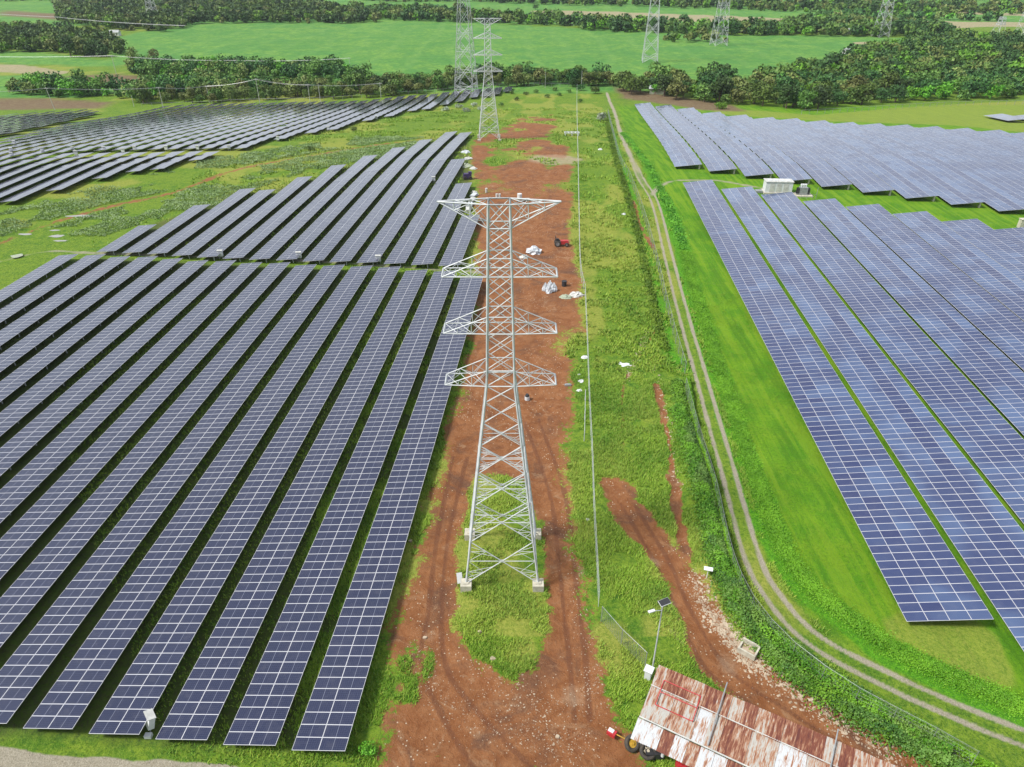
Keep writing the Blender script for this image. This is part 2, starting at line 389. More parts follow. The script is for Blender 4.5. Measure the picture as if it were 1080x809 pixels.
    for a, b, q in ((702,640,.9),(716,668,1.2),(690,592,.8),(770,700,1.0),(612,600,.7),(452,672,.8),(600,735,1.2)):
        c = un(a, b); tan = np.maximum(tan, .56*soft(q-np.hypot(X-c[0], (Y-c[1])*.6)+wob2, .8))
    m['tan'] = tan
    m['damp'] = np.maximum(soft(sd_poly(X, Y, W['fieldA'])+wob2*.6, .7), soft(sd_poly(X, Y, W['fieldB'])+wob2*.6, .7))  # shade among the left panel rows, painted over both whole fields
    return m

def ground_mat():
    t = NT('ground_cover'); P = t.pos()
    A = t.n('ShaderNodeSeparateColor', {'Color': t.n('ShaderNodeAttribute', attribute_name='coverA').outputs['Color']})
    B = t.n('ShaderNodeSeparateColor', {'Color': t.n('ShaderNodeAttribute', attribute_name='coverB').outputs['Color']})
    C_ = t.n('ShaderNodeSeparateColor', {'Color': t.n('ShaderNodeAttribute', attribute_name='coverC').outputs['Color']})
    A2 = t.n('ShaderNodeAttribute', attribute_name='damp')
    n1 = t.noise(.09, 5, .6, P); n2 = t.noise(.6, 6, .65, P, .6); n3 = t.noise(3.2, 6, .7, P, .4); n4 = t.noise(11, 4, .7, P)
    fine = t.math('ADD', t.math('MULTIPLY', n3, .55), t.math('MULTIPLY', n4, .45))
    def th(m_, amp=.5, lo=.42, hi=.58):
        x = t.math('ADD', m_, t.math('MULTIPLY', t.math('SUBTRACT', t.math('ADD', t.math('MULTIPLY', n2, .5), t.math('MULTIPLY', n3, .5)), .5), amp*2.4))
        return t.ramp(x, lo, hi)
    # grass
    g = t.mix(t.ramp(n2, .32, .66), (.060, .150, .010), (.150, .235, .018))
    g = t.mix(t.ramp(n1, .4, .65), g, (.135, .215, .016))
    g = t.mix(t.math('MULTIPLY', t.ramp(t.noise(1.4, 5, .7, P, .5), .48, .62), .55), g, (.040, .115, .010)); g = t.mix(t.math('MULTIPLY', t.ramp(fine, .50, .62), .8), g, (.018, .060, .006))
    g = t.mix(t.math('MULTIPLY', t.ramp(fine, .50, .36), .5), g, (.27, .33, .05))
    # dry yellow grass
    dry = t.mix(t.ramp(fine, .38, .62), (.30, .30, .060), (.130, .185, .020))
    g = t.mix(t.math('MULTIPLY', th(B.outputs[1], .35, .3, .8), .85), g, dry)
    # mown lawn
    wv = t.noise(.25, 3, .5, P)
    lw = t.mix(t.ramp(wv, .35, .65), (.070, .200, .005), (.120, .250, .007)); lw = t.mix(t.math('MULTIPLY', t.ramp(n2, .5, .75), .45), lw, (.21, .29, .022))
    lw = t.mix(t.math('MULTIPLY', t.ramp(fine, .47, .58), .60), lw, (.035, .12, .005))
    rv_ = t.n('ShaderNodeMapping', {'Vector': P}); rv_.inputs['Rotation'].default_value = (0, 0, R(4)); rv_.inputs['Scale'].default_value = (1.0, .04, 1)
    mow = t.noise(.9, 4, .6, rv_.outputs[0]); lw = t.mix(t.math('MULTIPLY', t.ramp(mow, .48, .60), .60), lw, (.155, .265, .012)); lw = t.mix(t.math('MULTIPLY', t.ramp(mow, .47, .38), .55), lw, (.05, .14, .005))
    g = t.mix(A.outputs[2], g, lw)
    g = t.mix(t.math('MULTIPLY', A2.outputs['Fac'], .75), g, t.mix(t.ramp(n3, .4, .6), (.045, .080, .014), (.060, .055, .028)))  # panel-row shade put into the ground colour as dark green and brown
    g = t.mix(t.math('MULTIPLY', t.math('MULTIPLY', th(B.outputs[1], .35, .3, .8), A.outputs[2]), .6), g, dry)
    lush = t.mix(t.ramp(fine, .40, .60), (.100, .290, .010), (.035, .14, .006))
    g = t.mix(th(C_.outputs[0], .2, .3, .7), g, lush)
    # cane
    cn = t.mix(t.ramp(t.noise(.035, 7, .7, P, 1.2), .38, .62), (.075, .215, .040), (.150, .290, .045)); cn = t.mix(t.math('MULTIPLY', t.ramp(t.noise(.30, 7, .8, P), .40, .58), .75), cn, (.050, .155, .030))
    row = t.n('ShaderNodeTexWave', {'Vector': P, 'Scale': .012, 'Distortion': 4.0, 'Detail': 3.0}).outputs['Fac']
    cn = t.mix(t.math('MULTIPLY', t.ramp(row, .8, .95), .12), cn, (.19, .32, .08))
    g = t.mix(B.outputs[0], g, cn)
    br = t.mix(t.ramp(n2, .35, .65), (.13, .085, .05), (.17, .13, .07)); g = t.mix(B.outputs[2], g, br)
    tn = t.mix(t.ramp(n2, .35, .65), (.33, .27, .17), (.22, .22, .11)); g = t.mix(th(C_.outputs[1], .3, .3, .75), g, tn)
    # red dirt
    d = t.mix(t.ramp(n2, .33, .68), (.185, .068, .024), (.260, .112, .046)); d = t.mix(t.ramp(t.noise(.22, 5, .65, P, .8), .48, .70), d, (.120, .058, .034))
    d = t.mix(t.math('MULTIPLY', t.ramp(fine, .5, .66), .6), d, (.29, .155, .078)); d = t.mix(t.math('MULTIPLY', t.ramp(fine, .48, .36), .45), d, (.095, .036, .018))
    d = t.mix(t.math('MULTIPLY', t.ramp(t.noise(.45, 6, .7, P, 1.5), .55, .68), .55), d, (.32, .195, .11))
    vor = t.n('ShaderNodeTexVoronoi', {'Vector': P, 'Scale': 4.5}); vc = t.n('ShaderNodeSeparateColor', {'Color': vor.outputs['Color']})
    peb = t.math('MULTIPLY', t.math('LESS_THAN', vor.outputs['Distance'], .26), t.math('GREATER_THAN', t.math('ADD', vc.outputs[0], t.math('MULTIPLY', t.ramp(n1, .4, .62), .35)), 1.10))
    d = t.mix(peb, d, (.46, .38, .28))
    d = t.mix(t.math('MULTIPLY', th(C_.outputs[2], .35, .3, .75), .6), d, (.115, .045, .024))
    dm = th(A.outputs[0], 1.0, .40, .60); d = t.mix(t.math('MULTIPLY', th(C_.outputs[1], .4, .3, .75), .6), d, (.33, .23, .15)); col = t.mix(dm, g, d)
    gr = t.mix(t.ramp(n4, .35, .65), (.24, .21, .15), (.36, .33, .26)); gr = t.mix(t.math('MULTIPLY', t.ramp(n3, .5, .7), .5), gr, (.16, .14, .09))
    col = t.mix(th(A.outputs[1], .18, .35, .65), col, gr)
    t.set(Base_Color=col, Roughness=.92, Specular_IOR_Level=.2)
    h = t.math('ADD', t.math('MULTIPLY', n3, .5), t.math('ADD', t.math('MULTIPLY', n4, .3), t.math('MULTIPLY', n2, .8))); t.bump(h, .8, .35)
    return t.m
M['ground'] = ground_mat()

# ground grid: fine close to the site, coarser outwards to the horizon
def axis(a, b, st, growth, lim0, lim1):
    mid = list(np.arange(a, b+1e-6, st)); s = st; x = a; lo = []
    while x > lim0: s *= growth; x -= s; lo.append(x)
    s = st; x = b; hi = []
    while x < lim1: s *= growth; x += s; hi.append(x)
    return np.array(lo[::-1]+mid+hi)
gx = axis(-34, 62, .29, 1.022, -4000, 4000); gy = axis(22, 112, .29, 1.018, -1500, 6500)
GX, GY = np.meshgrid(gx, gy); GZ = terr(GX, GY)
mk = masks(GX, GY)
nearw = np.clip((150-GY)/50, 0, 1)
GZ = GZ + ((fbm(GX, GY, 2.5, 41, 3)-.5)*.30*(.35+mk['dirt']) + (fbm(GX, GY, 12, 42)-.5)*.35 - .22*mk['dirt'] - .06*mk['gravel'])*nearw*np.clip((GY-10)/12, 0, 1)
# spoil bank right of the right-hand dirt road
db, _ = d_line(GX, GY, W['bank']); GZ += nearw*.55*np.exp(-(db/1.6)**2)
GZ += np.where(GY > 330, (fbm(GX, GY, 160, 44, 3)-.5)*3.0*np.clip((GY-330)/200, 0, 1), 0)
ny, nx = GX.shape
V = np.stack([GX.ravel(), GY.ravel(), GZ.ravel()], 1)
idx = np.arange(nx*ny).reshape(ny, nx)
Q = np.stack([idx[:-1, :-1].ravel(), idx[:-1, 1:].ravel(), idx[1:, 1:].ravel(), idx[1:, :-1].ravel()], 1)
fl = {k: v.ravel() for k, v in mk.items()}
grav = np.maximum(fl['gravel'], fl['road'])
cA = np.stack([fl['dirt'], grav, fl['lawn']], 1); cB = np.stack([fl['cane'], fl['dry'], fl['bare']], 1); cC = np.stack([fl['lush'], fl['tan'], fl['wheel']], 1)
def fm(a): return a[Q].mean(1)
kind = np.zeros(len(Q), int)
kind[fm(fl['cane']) > .5] = 4; kind[fm(fl['dirt']) > .5] = 1; kind[fm(fl['gravel']) > .42] = 2; kind[fm(fl['road']) > .5] = 3
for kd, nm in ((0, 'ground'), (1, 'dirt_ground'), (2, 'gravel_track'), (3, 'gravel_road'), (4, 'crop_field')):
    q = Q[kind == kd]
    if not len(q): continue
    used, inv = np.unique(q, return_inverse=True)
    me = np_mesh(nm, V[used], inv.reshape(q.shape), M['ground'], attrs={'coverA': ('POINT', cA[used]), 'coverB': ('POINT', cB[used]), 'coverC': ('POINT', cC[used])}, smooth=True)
    rs_ = me.attributes.new('damp', 'FLOAT', 'POINT'); rs_.data.foreach_set('value', fl['damp'][used].astype(np.float32))
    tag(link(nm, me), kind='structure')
from bisect import bisect_right
def gh(x, y):     # height of the built ground
    i = min(max(bisect_right(gx, x)-1, 0), nx-2); j = min(max(bisect_right(gy, y)-1, 0), ny-2)
    u = (x-gx[i])/(gx[i+1]-gx[i]); v = (y-gy[j])/(gy[j+1]-gy[j])
    return float((GZ[j, i]*(1-u)+GZ[j, i+1]*u)*(1-v)+(GZ[j+1, i]*(1-u)+GZ[j+1, i+1]*u)*v)
def ghv(x, y):
    i = np.clip(np.searchsorted(gx, x, 'right')-1, 0, nx-2); j = np.clip(np.searchsorted(gy, y, 'right')-1, 0, ny-2)
    u = (x-gx[i])/(gx[i+1]-gx[i]); v = (y-gy[j])/(gy[j+1]-gy[j])
    return (GZ[j, i]*(1-u)+GZ[j, i+1]*u)*(1-v)+(GZ[j+1, i]*(1-u)+GZ[j+1, i+1]*u)*v
def spot(px, py, h=0):
    p = un(px, py, h); return Vector((p[0], p[1], gh(p[0], p[1])))

# ------------------------------------------------------------------ solar arrays
_pc = {}
def table_mesh(n, cols, mw, matn, var):
    """n modules of 1 m along Y, cols modules of width mw along X (0..W), thickness 4 cm"""
    key = (n, cols, mw, matn, var)
    if key in _pc: return _pc[key]
    coltone = np.random.default_rng(cols*17+var*7).random(cols); r = np.random.default_rng(n*131+cols*17+var*7)
    V = []; Fc = []; UV = []; T = []; k = 0
    for c in range(cols):
        for i in range(n):
            x0 = c*mw+.006; x1 = (c+1)*mw-.006; y0 = i+.006; y1 = i+.994
            tz = r.normal(0, .004, 4) if matn == 'pv_left' else r.normal(0, .007, 4)
            V += [(x0,y0,tz[0]),(x1,y0,tz[1]),(x1,y1,tz[2]),(x0,y1,tz[3]),(x0,y0,-.04),(x1,y0,-.04),(x1,y1,-.04),(x0,y1,-.04)]
            Fc += [(k,k+1,k+2,k+3),(k+7,k+6,k+5,k+4),(k,k+4,k+5,k+1),(k+1,k+5,k+6,k+2),(k+2,k+6,k+7,k+3),(k+3,k+7,k+4,k)]
            UV += [(0.001,.001),(.999,.001),(.999,.999),(.001,.999)]+[(0,0)]*20
            t = np.clip(.02+.95*coltone[c]**2*(matn == 'pv_right')+.4*r.random()**2 + (.45 if (matn == 'pv_right' and r.random() < .06) else 0), 0, 1)
            T += [(t, r.random(), 0)]*8; k += 8
    me = np_mesh('panel_table', V, Fc, M[matn], uv=UV, attrs={'tint': ('POINT', T)})
    me.materials.append(M['pv_back']); mi = np.zeros(len(Fc), np.int32); mi[1::6] = 1; me.polygons.foreach_set('material_index', mi)
    _pc[key] = me; return me
def post_mesh(h, w_, matn, name='post'):
    key = ('post', round(h, 1), w_, matn)
    if key not in _pc: b = MB(); b.box((0, 0, h/2-.3), (w_, w_, h+.6)); _pc[key] = b.mesh(name, M[matn])
    return _pc[key]
def purlin_mesh(n, W_):
    key = ('pur', n, W_)
    if key not in _pc:
        b = MB()
        for fx in (.12, .37, .63, .88): b.box((W_*fx, n/2, -.09), (.06, n-.1, .08))
        for y in np.arange(1.5, n, 4.5): b.box((W_*.5, y, -.16), (W_*.86, .07, .08))
        _pc[key] = b.mesh('purlins', M['grey'])
    return _pc[key]
ORD = ['first','second','third','fourth','fifth','sixth','seventh','eighth','ninth','tenth','eleventh','twelfth','thirteenth','fourteenth','fifteenth','sixteenth','seventeenth','eighteenth','nineteenth','twentieth']
ORD += ['twenty-'+o for o in ORD[:9]]+['thirtieth']+['thirty-'+o for o in ORD[:9]]
def solar_row(c, T, y0, y1, width, cols, tilt, lowh, matn, label, group, seclen, edge='right', posts='none', concrete=False):
    """row along direction (T,1); c = X - T*Y of its given edge"""
    dy = 1/math.sqrt(1+T*T); dx = T*dy; mw = width/cols; cw = width*math.cos(tilt)
    rx, ry = dy, -dx                                    # unit to the right
    off = -cw if edge == 'right' else 0.0               # from given edge to the left (low) edge
    Ltot = (y1-y0)/dy; x0 = c+T*y0+rx*off; yy0 = y0+ry*off
    root = empty('solar_panel_row', (x0, yy0, gz(x0, yy0)), 0, label, 'solar panels', group)
    nsec = max(1, round(Ltot/seclen)); NT_ = int(round(Ltot)); s = 0.0; vr = random.randrange(5)
    for k in range(nsec):
        n = NT_*(k+1)//nsec-NT_*k//nsec; a = (x0+dx*s, yy0+dy*s); b = (x0+dx*(s+n), yy0+dy*(s+n))
        za = gz(*a)+lowh+random.uniform(-.008, .008); zb = gz(*b)+lowh+random.uniform(-.008, .008)
        if seclen < 12: zm = (za+zb)/2; za = zm+(za-zm)*.40; zb = zm+(zb-zm)*.40      # tables stepped and nearly level, a shape added to reflect brighter sky
        fv = Vector((b[0]-a[0], b[1]-a[1], zb-za)).normalized(); rv = Vector((rx*math.cos(tilt), ry*math.cos(tilt), math.sin(tilt+random.uniform(-.0015, .0015))))
        rv = (rv-fv*rv.dot(fv)).normalized(); uv_ = rv.cross(fv)
        Mx = Matrix(((rv.x, fv.x, uv_.x, a[0]-x0), (rv.y, fv.y, uv_.y, a[1]-yy0), (rv.z, fv.z, uv_.z, za-root.location.z), (0,0,0,1)))
        o = link('panel_table', table_mesh(n, cols, mw, matn, vr), root); o.matrix_local = Mx
        p = link('purlins', purlin_mesh(n, width), root); p.matrix_local = Mx
        if posts != 'none':
            st = 4.5 if posts == 'all' else 1e9
            ys = list(np.arange(1.2, n, st)) if posts == 'all' else ([.8] if k == 0 else [])
            fr = .72 if not concrete else .93
            for q in ys:
                lp = Mx @ Vector((width*fr, q, -.2)); gl = gz(x0+lp.x, yy0+lp.y)-root.location.z
                h = lp.z-gl; po = link('post', post_mesh(h, .11 if not concrete else .38, 'steel' if not concrete else 'concrete'), root); po.location = (lp.x, lp.y, gl)
        s += n+.04
    return root

T1 = .0807; TL = R(6); ends_left_boxes = []
# near left field: sixteen rows, right edges measured at their far ends
c0 = np.polyfit(range(16), [-14.56,-19.56,-24.56,-29.56,-34.54,-39.68,-44.66,-49.94,-54.99,-59.97,-65.37,-70.43,-75.67,-80.73,-85.98,-91.10], 1)
for i in range(16):
    c = c0[1]+c0[0]*i; yf = 115.1+(.0 if i == 0 else 2.2)+.55*i; yn = 29.35+.42*i
    if i > 5: yn = 31.6
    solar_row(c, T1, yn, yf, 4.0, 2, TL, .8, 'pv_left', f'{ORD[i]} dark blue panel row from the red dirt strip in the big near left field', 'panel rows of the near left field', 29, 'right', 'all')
# middle left field: fourteen rows with staggered far ends
b2n = [(120.5,264.5),(147.5,265.5),(173.5,266.5),(203,268.5),(230.5,270.2),(258,271.5),(286,272.5),(315,273),(342,274.2),(370,275),(398,276),(426,277),(455,278),(484,279)]
b2f = [(160,236.5),(219,216),(269,198.5),(291.6,199),(333,186),(370,173),(402,163.5),(431.5,155),(456.5,146.5),(479,138.5),(494.6,139),(491.5,167),(496,192),(501,226)]
b2c = []
for p, q in zip(b2n, b2f): a = un(*p, 1.2); b = un(*q, 1.2); b2c.append(((a[0]-.09*a[1]), a[1], b[1]))
cc = np.polyfit(range(14), [v[0] for v in b2c], 1)
for i in range(14):
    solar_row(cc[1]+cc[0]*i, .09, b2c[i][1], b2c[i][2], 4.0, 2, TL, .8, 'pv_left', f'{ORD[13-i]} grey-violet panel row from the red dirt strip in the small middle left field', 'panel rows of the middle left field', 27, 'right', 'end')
# far left field, rolling down the slope behind
T3 = .0805
ncx = [-200,-158,-143,-127,-109,-98.1,-95.1,-90.5,-86.8,-81.8,-79,-74.5,-70.7,-65.2,-60.9,-55,-49.9,-43.9,-38,-34.5]
ncy = [202,203,211,213,214.5,214.5,230.5,244.2,252.3,256.9,287,295,314,319,335,349,362,367,372,380]
fcx = [-200,-184,-137,-100,-82,-70.6,-59.2,-45.8,-29.4]; fcy = [351,360.5,356.8,352,365.5,369.6,380.4,387.3,394.6]
cs = np.arange(-35, -196, -4.95)
for i, c in enumerate(cs):
    yn = float(np.interp(c, ncx, ncy)); yf = float(np.interp(c, fcx, fcy))
    if c < -176: yn = max(yn, 212+(-178-c)*4.2)
    solar_row(c, T3, yn, yf, 4.0, 2, TL, .8, 'pv_left', f'{ORD[i]} thin dark panel row from the second pylon in the far left hillside field', 'panel rows of the far left field', 7, 'left', 'none')
lcx = [-175,-126,-121.8,-113,-108.8,-103.8,-102]; lcy = [130,160,173.5,184.7,186,196.9,203]
for i, c in enumerate(np.arange(-104, -176, -4.95)):
    yn = float(np.interp(c, lcx, lcy)); yf = 208.0-.08*(abs(c)-102)
    if yf-yn < 6: yn = yf-6
    solar_row(c, T3, yn, yf, 4.0, 2, TL, .8, 'pv_left', f'{ORD[i]} short panel row, counted from the right, below the aisle of the far left field', 'panel rows below the far left aisle', 7, 'left', 'none')
for i, c in enumerate(np.arange(-195, -248, -4.95)):
    yf = float(np.interp(c, [-248,-225,-212,-200,-194], [322,342,331,280,254]))
    solar_row(c, T3, 225, yf, 4.0, 2, TL, .8, 'pv_left', f'{ORD[i]} row from the grass strip in the separate black patch at the left edge', 'panel rows of the left edge patch', 7, 'left', 'none')
# near right field: eight wide rows
TR = R(6.5); WR = 7.0
for i in range(8):
    c = 31.3+8.36*i; yf = 173.5-.57*8.36*i; yn = 41.1 if i == 0 else (34.5 if i == 1 else 39)
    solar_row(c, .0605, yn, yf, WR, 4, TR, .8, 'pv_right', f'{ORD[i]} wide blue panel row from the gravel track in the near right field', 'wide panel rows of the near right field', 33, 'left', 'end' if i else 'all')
for i in range(16):
    c = 27.1+8.33*i; yn = 188.9-.556*8.33*i; yf = float(np.interp(c, [27.7,35.9,43.9,51,58,65.7,73.8,81.4,94.3-7,110-7,127-7,143-7,175], [337,328,317.5,303.6,295.2,284,281,278,270.6,263.5,255.4,245.5,228]))
    solar_row(c, .083, yn, yf, WR, 4, TR, .8, 'pv_right', f'{ORD[i]} pale blue panel row from the gravel track in the far right field', 'wide panel rows of the far right field', 8, 'left', 'end', True)
e = un(1057, 126, .8)
for i in range(3):
    solar_row(e[0]-T1*e[1]+8.33*i, T1, e[1]-4, e[1]+14-3*i, WR, 4, TR, .8, 'pv_right', f'{ORD[i]} short panel row in the yellow meadow at the right edge', 'panel rows in the meadow', 12, 'left', 'none')

# ------------------------------------------------------------------ lattice towers
def lattice_tower(name, loc, H, prof, levels, arms, mat, tr=1.0, foot=True, split=None, sub_from=4, rz=0.0, red=False):
    """prof: list (z, half width) top to bottom; levels: panel boundaries top to bottom"""
    root = empty(name, loc, rz)
    zs = [p[0] for p in prof][::-1]; hs = [p[1] for p in prof][::-1]
    hw = lambda z: float(np.interp(z, zs, hs))
    for sx in (-1, 1):
        for sy in (-1, 1):
            b = MB()
            for (za, ha), (zb, hb) in zip(prof[:-1], prof[1:]):
                b.tube((sx*ha, sy*ha, za), (sx*hb, sy*hb, zb), .082*tr if zb > prof[-1][0]+8*tr else .095*tr, 4)
            b.build('leg', mat, root)
            if foot:
                f = MB(); h = hw(0); f.box((sx*h, sy*h, .25), (1.0, 1.0, .9)); f.box((sx*h, sy*h, .73), (.5, .5, .1)); f.build('footing', M['concrete'], root)
    for (ax, sgn) in ((0, -1), (0, 1), (1, -1), (1, 1)):
        def P(t, z, ax=ax, sgn=sgn):
            h = hw(z); return (t*h, sgn*h, z) if ax == 0 else (sgn*h, t*h, z)
        b = MB()
        for k in range(len(levels)-1):
            z1, z0 = levels[k], levels[k+1]; r = (.038 if k < sub_from else .054)*tr
            b.tube(P(-1, z1), P(1, z0), r); b.tube(P(1, z1), P(-1, z0), r)
            zc = z0+(z1-z0)*hw(z0)/(hw(z0)+hw(z1))
            if k >= sub_from:                                  # secondary bracing of the tall lower panels
                b.tube(P(-1, zc), P(1, zc), .04*tr)
                for s in (-1, 1):
                    for f_, zl in ((.5, (z1+zc)/2), (.5, (z0+zc)/2)):
                        zt = z1 if zl > zc else z0
                        m_ = Vector(P(s, zt)).lerp(Vector(P(0, zc)), .5)
                        b.tube(m_, P(s, zl), .024*tr); b.tube(m_, P(s, zc), .024*tr)
                        b.tube(m_, P(s, (zl+zt)/2), .024*tr); b.tube(P(s, zl), Vector(P(s, zt)).lerp(Vector(P(0, zc)), .75), .024*tr)
                    m2 = Vector(P(s, zt)).lerp(Vector(P(0, zc)), .25); b.tube(m2, P(s, zl), .025*tr)
                g = Vector(P(0, zc)); b.box(g, (.28*tr, .05, .28*tr) if ax == 0 else (.05, .28*tr, .28*tr))
        b.tube(P(-1, levels[0]), P(1, levels[0]), .06*tr)
        for a in arms: b.tube(P(-1, a[0]), P(1, a[0]), .06*tr); b.tube(P(-1, a[2]), P(1, a[2]), .05*tr)
        b.build('bracing', mat, root)
    for z, Lh, zu, style in arms:     # z chord level, half length, upper/lower tie level, style
        for s in (-1, 1):
            b = MB(); h = hw(z); hu = hw(zu); tip = .84*tr if style == 'box' else .06
            tz = z if style == 'box' else z
            for sy in (-1, 1):
                A0 = Vector((s*h, sy*h, z)); A1 = Vector((s*Lh, sy*tip, tz)); B0 = Vector((s*hu, sy*hu, zu)); 
                b.tube(A0, A1, .052*tr); b.tube(B0, A1, .044*tr)
                for f0, f1 in ((.36, .36), (.68, .68)): b.tube(A0.lerp(A1, f0), B0.lerp(A1, f1), .028*tr)
                b.tube(A0, B0.lerp(A1, .36), .028*tr); b.tube(A0.lerp(A1, .36), B0.lerp(A1, .68), .028*tr); b.tube(B0, A0.lerp(A1, .36), .024*tr)
            nb = 3
            for k in range(nb):
                f0 = k/nb; f1 = (k+1)/nb
                a = lambda f, sy: Vector((s*h, sy*h, z)).lerp(Vector((s*Lh, sy*tip, tz)), f)
                b.tube(a(f0, -1), a(f1, 1), .028*tr); b.tube(a(f0, 1), a(f1, -1), .028*tr)
                u = lambda f, sy: Vector((s*hu, sy*hu, zu)).lerp(Vector((s*Lh, sy*tip, tz)), f)
                b.tube(u(f0, -1 if k % 2 else 1), u(f1, 1 if k % 2 else -1), .024*tr)
            b.tube((s*Lh, -tip, tz), (s*Lh, tip, tz), .07*tr)
            b.build('crossarm', M['redsteel'] if (red and z > arms[1][0]) else mat, root)
    return root
lev = [34.8,33.1]+[33.1-1.2*k for k in range(1,3)]+[29.5+.0,28.0,26.45,24.9,23.4,21.85,20.3,18.9,17.0,14.9,12.2,9.0,5.2,.6]
lev = sorted(set(round(v, 2) for v in lev), reverse=True)
prof = [(34.8,.76),(20.3,1.1),(.6,3.28)]
prof_arms = [(34.8,4.3,33.1,'pt'),(29.5,4.2,30.9,'box'),(24.9,4.3,26.3,'box'),(20.3,4.4,21.7,'box')]
tw = lattice_tower('transmission_tower', (-.9, 48.8, gh(-.9, 48.8)), 34.8, prof, lev, prof_arms, M['steel'], 1.0, True, sub_from=len(lev)-5)
tag(tw, 'tall pale steel lattice pylon standing nearest, on concrete footings between two dirt tracks', 'pylon', 'four-armed transmission towers')
p2 = un(516, 147)
t2 = copy_tree(tw); t2.location = (p2[0], p2[1], gh(p2[0], p2[1])); t2.rotation_euler.z = R(3)
tag(t2, 'slim pale lattice pylon with four crossarms behind the red dirt pad', 'pylon', 'four-armed transmission towers')
# bigger towers in and beyond the cane fields
bl = [62,59,56,53,50,47,44,41,38,35,31,27,22,17,11,4,.3]
bprof = [(62,.9),(38,1.5),(.3,4.8)]
barms = [(60,7,62,'pt'),(53,7.5,55,'box'),(46,7.5,48,'box'),(39,8,41,'box')]
far_pos = [(492,99,1.4,'huge lattice pylon rising just behind the second pylon, out of the frame'),(685,66,1.35,'tall lattice pylon behind the dark round trees right of centre'),(757.5,48,1.35,'wide lattice pylon standing alone in the green cane field'),
           (928,39,1.2,'lattice pylon at the far tree belt on the right'),(1078,38,1.0,'faint lattice pylon at the upper right corner'),(163,24,.9,'faint lattice pylon in the dark wood at the upper left')]
bt = None
for px, py, sc, lb in far_pos:
    p = un(px, py)
    if bt is None: bt = lattice_tower('transmission_tower', (0,0,0), 62, bprof, bl, barms, M['steel_far'], 1.25, False, sub_from=12, red=False); o = bt
    else: o = copy_tree(bt)
    o.location = (p[0], p[1], gh(p[0], p[1])-.3); o.scale = (1, 1, sc); o.rotation_euler.z = R(random.uniform(-20, 20))
    tag(o, lb, 'pylon', 'big transmission towers far off')
p = un(1050, 43); st_ = lattice_tower('transmission_tower', (p[0], p[1], gh(p[0], p[1])), 20, [(17,1.6),(12,2.0),(.3,5)], [17,14.5,12,8.5,4.5,.3], [(15.5,3.4,17,'pt'),(12,3.6,13.5,'box')], M['steel_far'], 1.6, False, sub_from=9, rz=R(20))
tag(st_, 'short stubby lattice tower among the trees at the upper right', 'pylon')

# ------------------------------------------------------------------ trees
def leaf_cloud(r, centers, radii, n, size, flat=.8, tonef=None):
    """random leaf quads on lumpy lobes; returns V, Q, tone per vertex"""
    k = len(centers); wgt = np.array(radii)**2; ch = r.choice(k, n, p=wgt/wgt.sum())
    d = r.normal(size=(n, 3)); d /= np.linalg.norm(d, axis=1)[:, None]; d[:, 2] = np.where(d[:, 2] < -.35, -d[:, 2], d[:, 2])
    rad = np.array(radii)[ch]*(.62+.45*r.random(n)**.6)
    c = np.array(centers)[ch]+d*rad[:, None]*np.array([1, 1, flat])
    nn = d+r.normal(size=(n, 3))*.55; nn /= np.linalg.norm(nn, axis=1)[:, None]
    a = np.cross(nn, r.normal(size=(n, 3))); a /= np.linalg.norm(a, axis=1)[:, None]; b = np.cross(nn, a)
    s = size*(.6+.8*r.random(n))[:, None]; e = (.5+.5*r.random(n))[:, None]
    V = np.stack([c-a*s, c-b*s*e, c+a*s, c+b*s*e], 1).reshape(-1, 3); q = np.arange(4*n).reshape(n, 4)
    lobe = r.random(k)[ch]; t = np.stack([np.clip(lobe*.7+.3*r.random(n), 0, 1), np.where(r.random(n) < .10, r.random(n), 0)*(d[:, 2] > 0), np.zeros(n)], 1)
    return V, q, np.repeat(t, 4, 0)
def crown_pts(r, kind, h, w_):
    if kind == 'bamboo':
        n = 9; ang = r.random(n)*6.28; rr = w_*.30*np.sqrt(r.random(n))
        return [(math.cos(a)*q, math.sin(a)*q, h*(.3+.5*r.random())) for a, q in zip(ang, rr)], list(w_*(.22+.12*r.random(n)))
    n = 15; ang = r.random(n)*6.28; rr = w_*.34*np.sqrt(r.random(n)); z = h*(.22+.52*r.random(n))
    return [(math.cos(a)*q, math.sin(a)*q, zz) for a, q, zz in zip(ang, rr, z)]+[(0, 0, h*.55)], list(w_*(.15+.12*r.random(n)))+[w_*.28]
protos = []
def make_tree(kind, matn, h, w_, seed, n=650, size=.42):
    r = np.random.default_rng(seed); root = empty('tree' if kind != 'bush' else 'bush', (0, 0, -500))
    c, rd = crown_pts(r, kind, h, w_)
    if kind == 'bush': c = [(x, y, z*.75) for x, y, z in c]
    V, q, t = leaf_cloud(r, c, rd, n, size, .9 if kind != 'bamboo' else 1.3)
    V[:, 2] = np.maximum(V[:, 2], .1)
    link('crown', np_mesh('crown', V, q, M[matn], attrs={'tone': ('POINT', t)}), root)
    b = MB()
    b.tube((0, 0, -.5), (.1, .05, h*.32), .05*w_*.5+.08, 6, .04*w_*.5+.05)
    for x, y, z in c[:6]: b.tube((.1, .05, h*.30), (x, y, z), .09, 5, .03)
    b.build('trunk', M['trunk'], root); return root
kinds = {'dark': [], 'mid': [], 'olive': [], 'bamboo': [], 'bright': []}
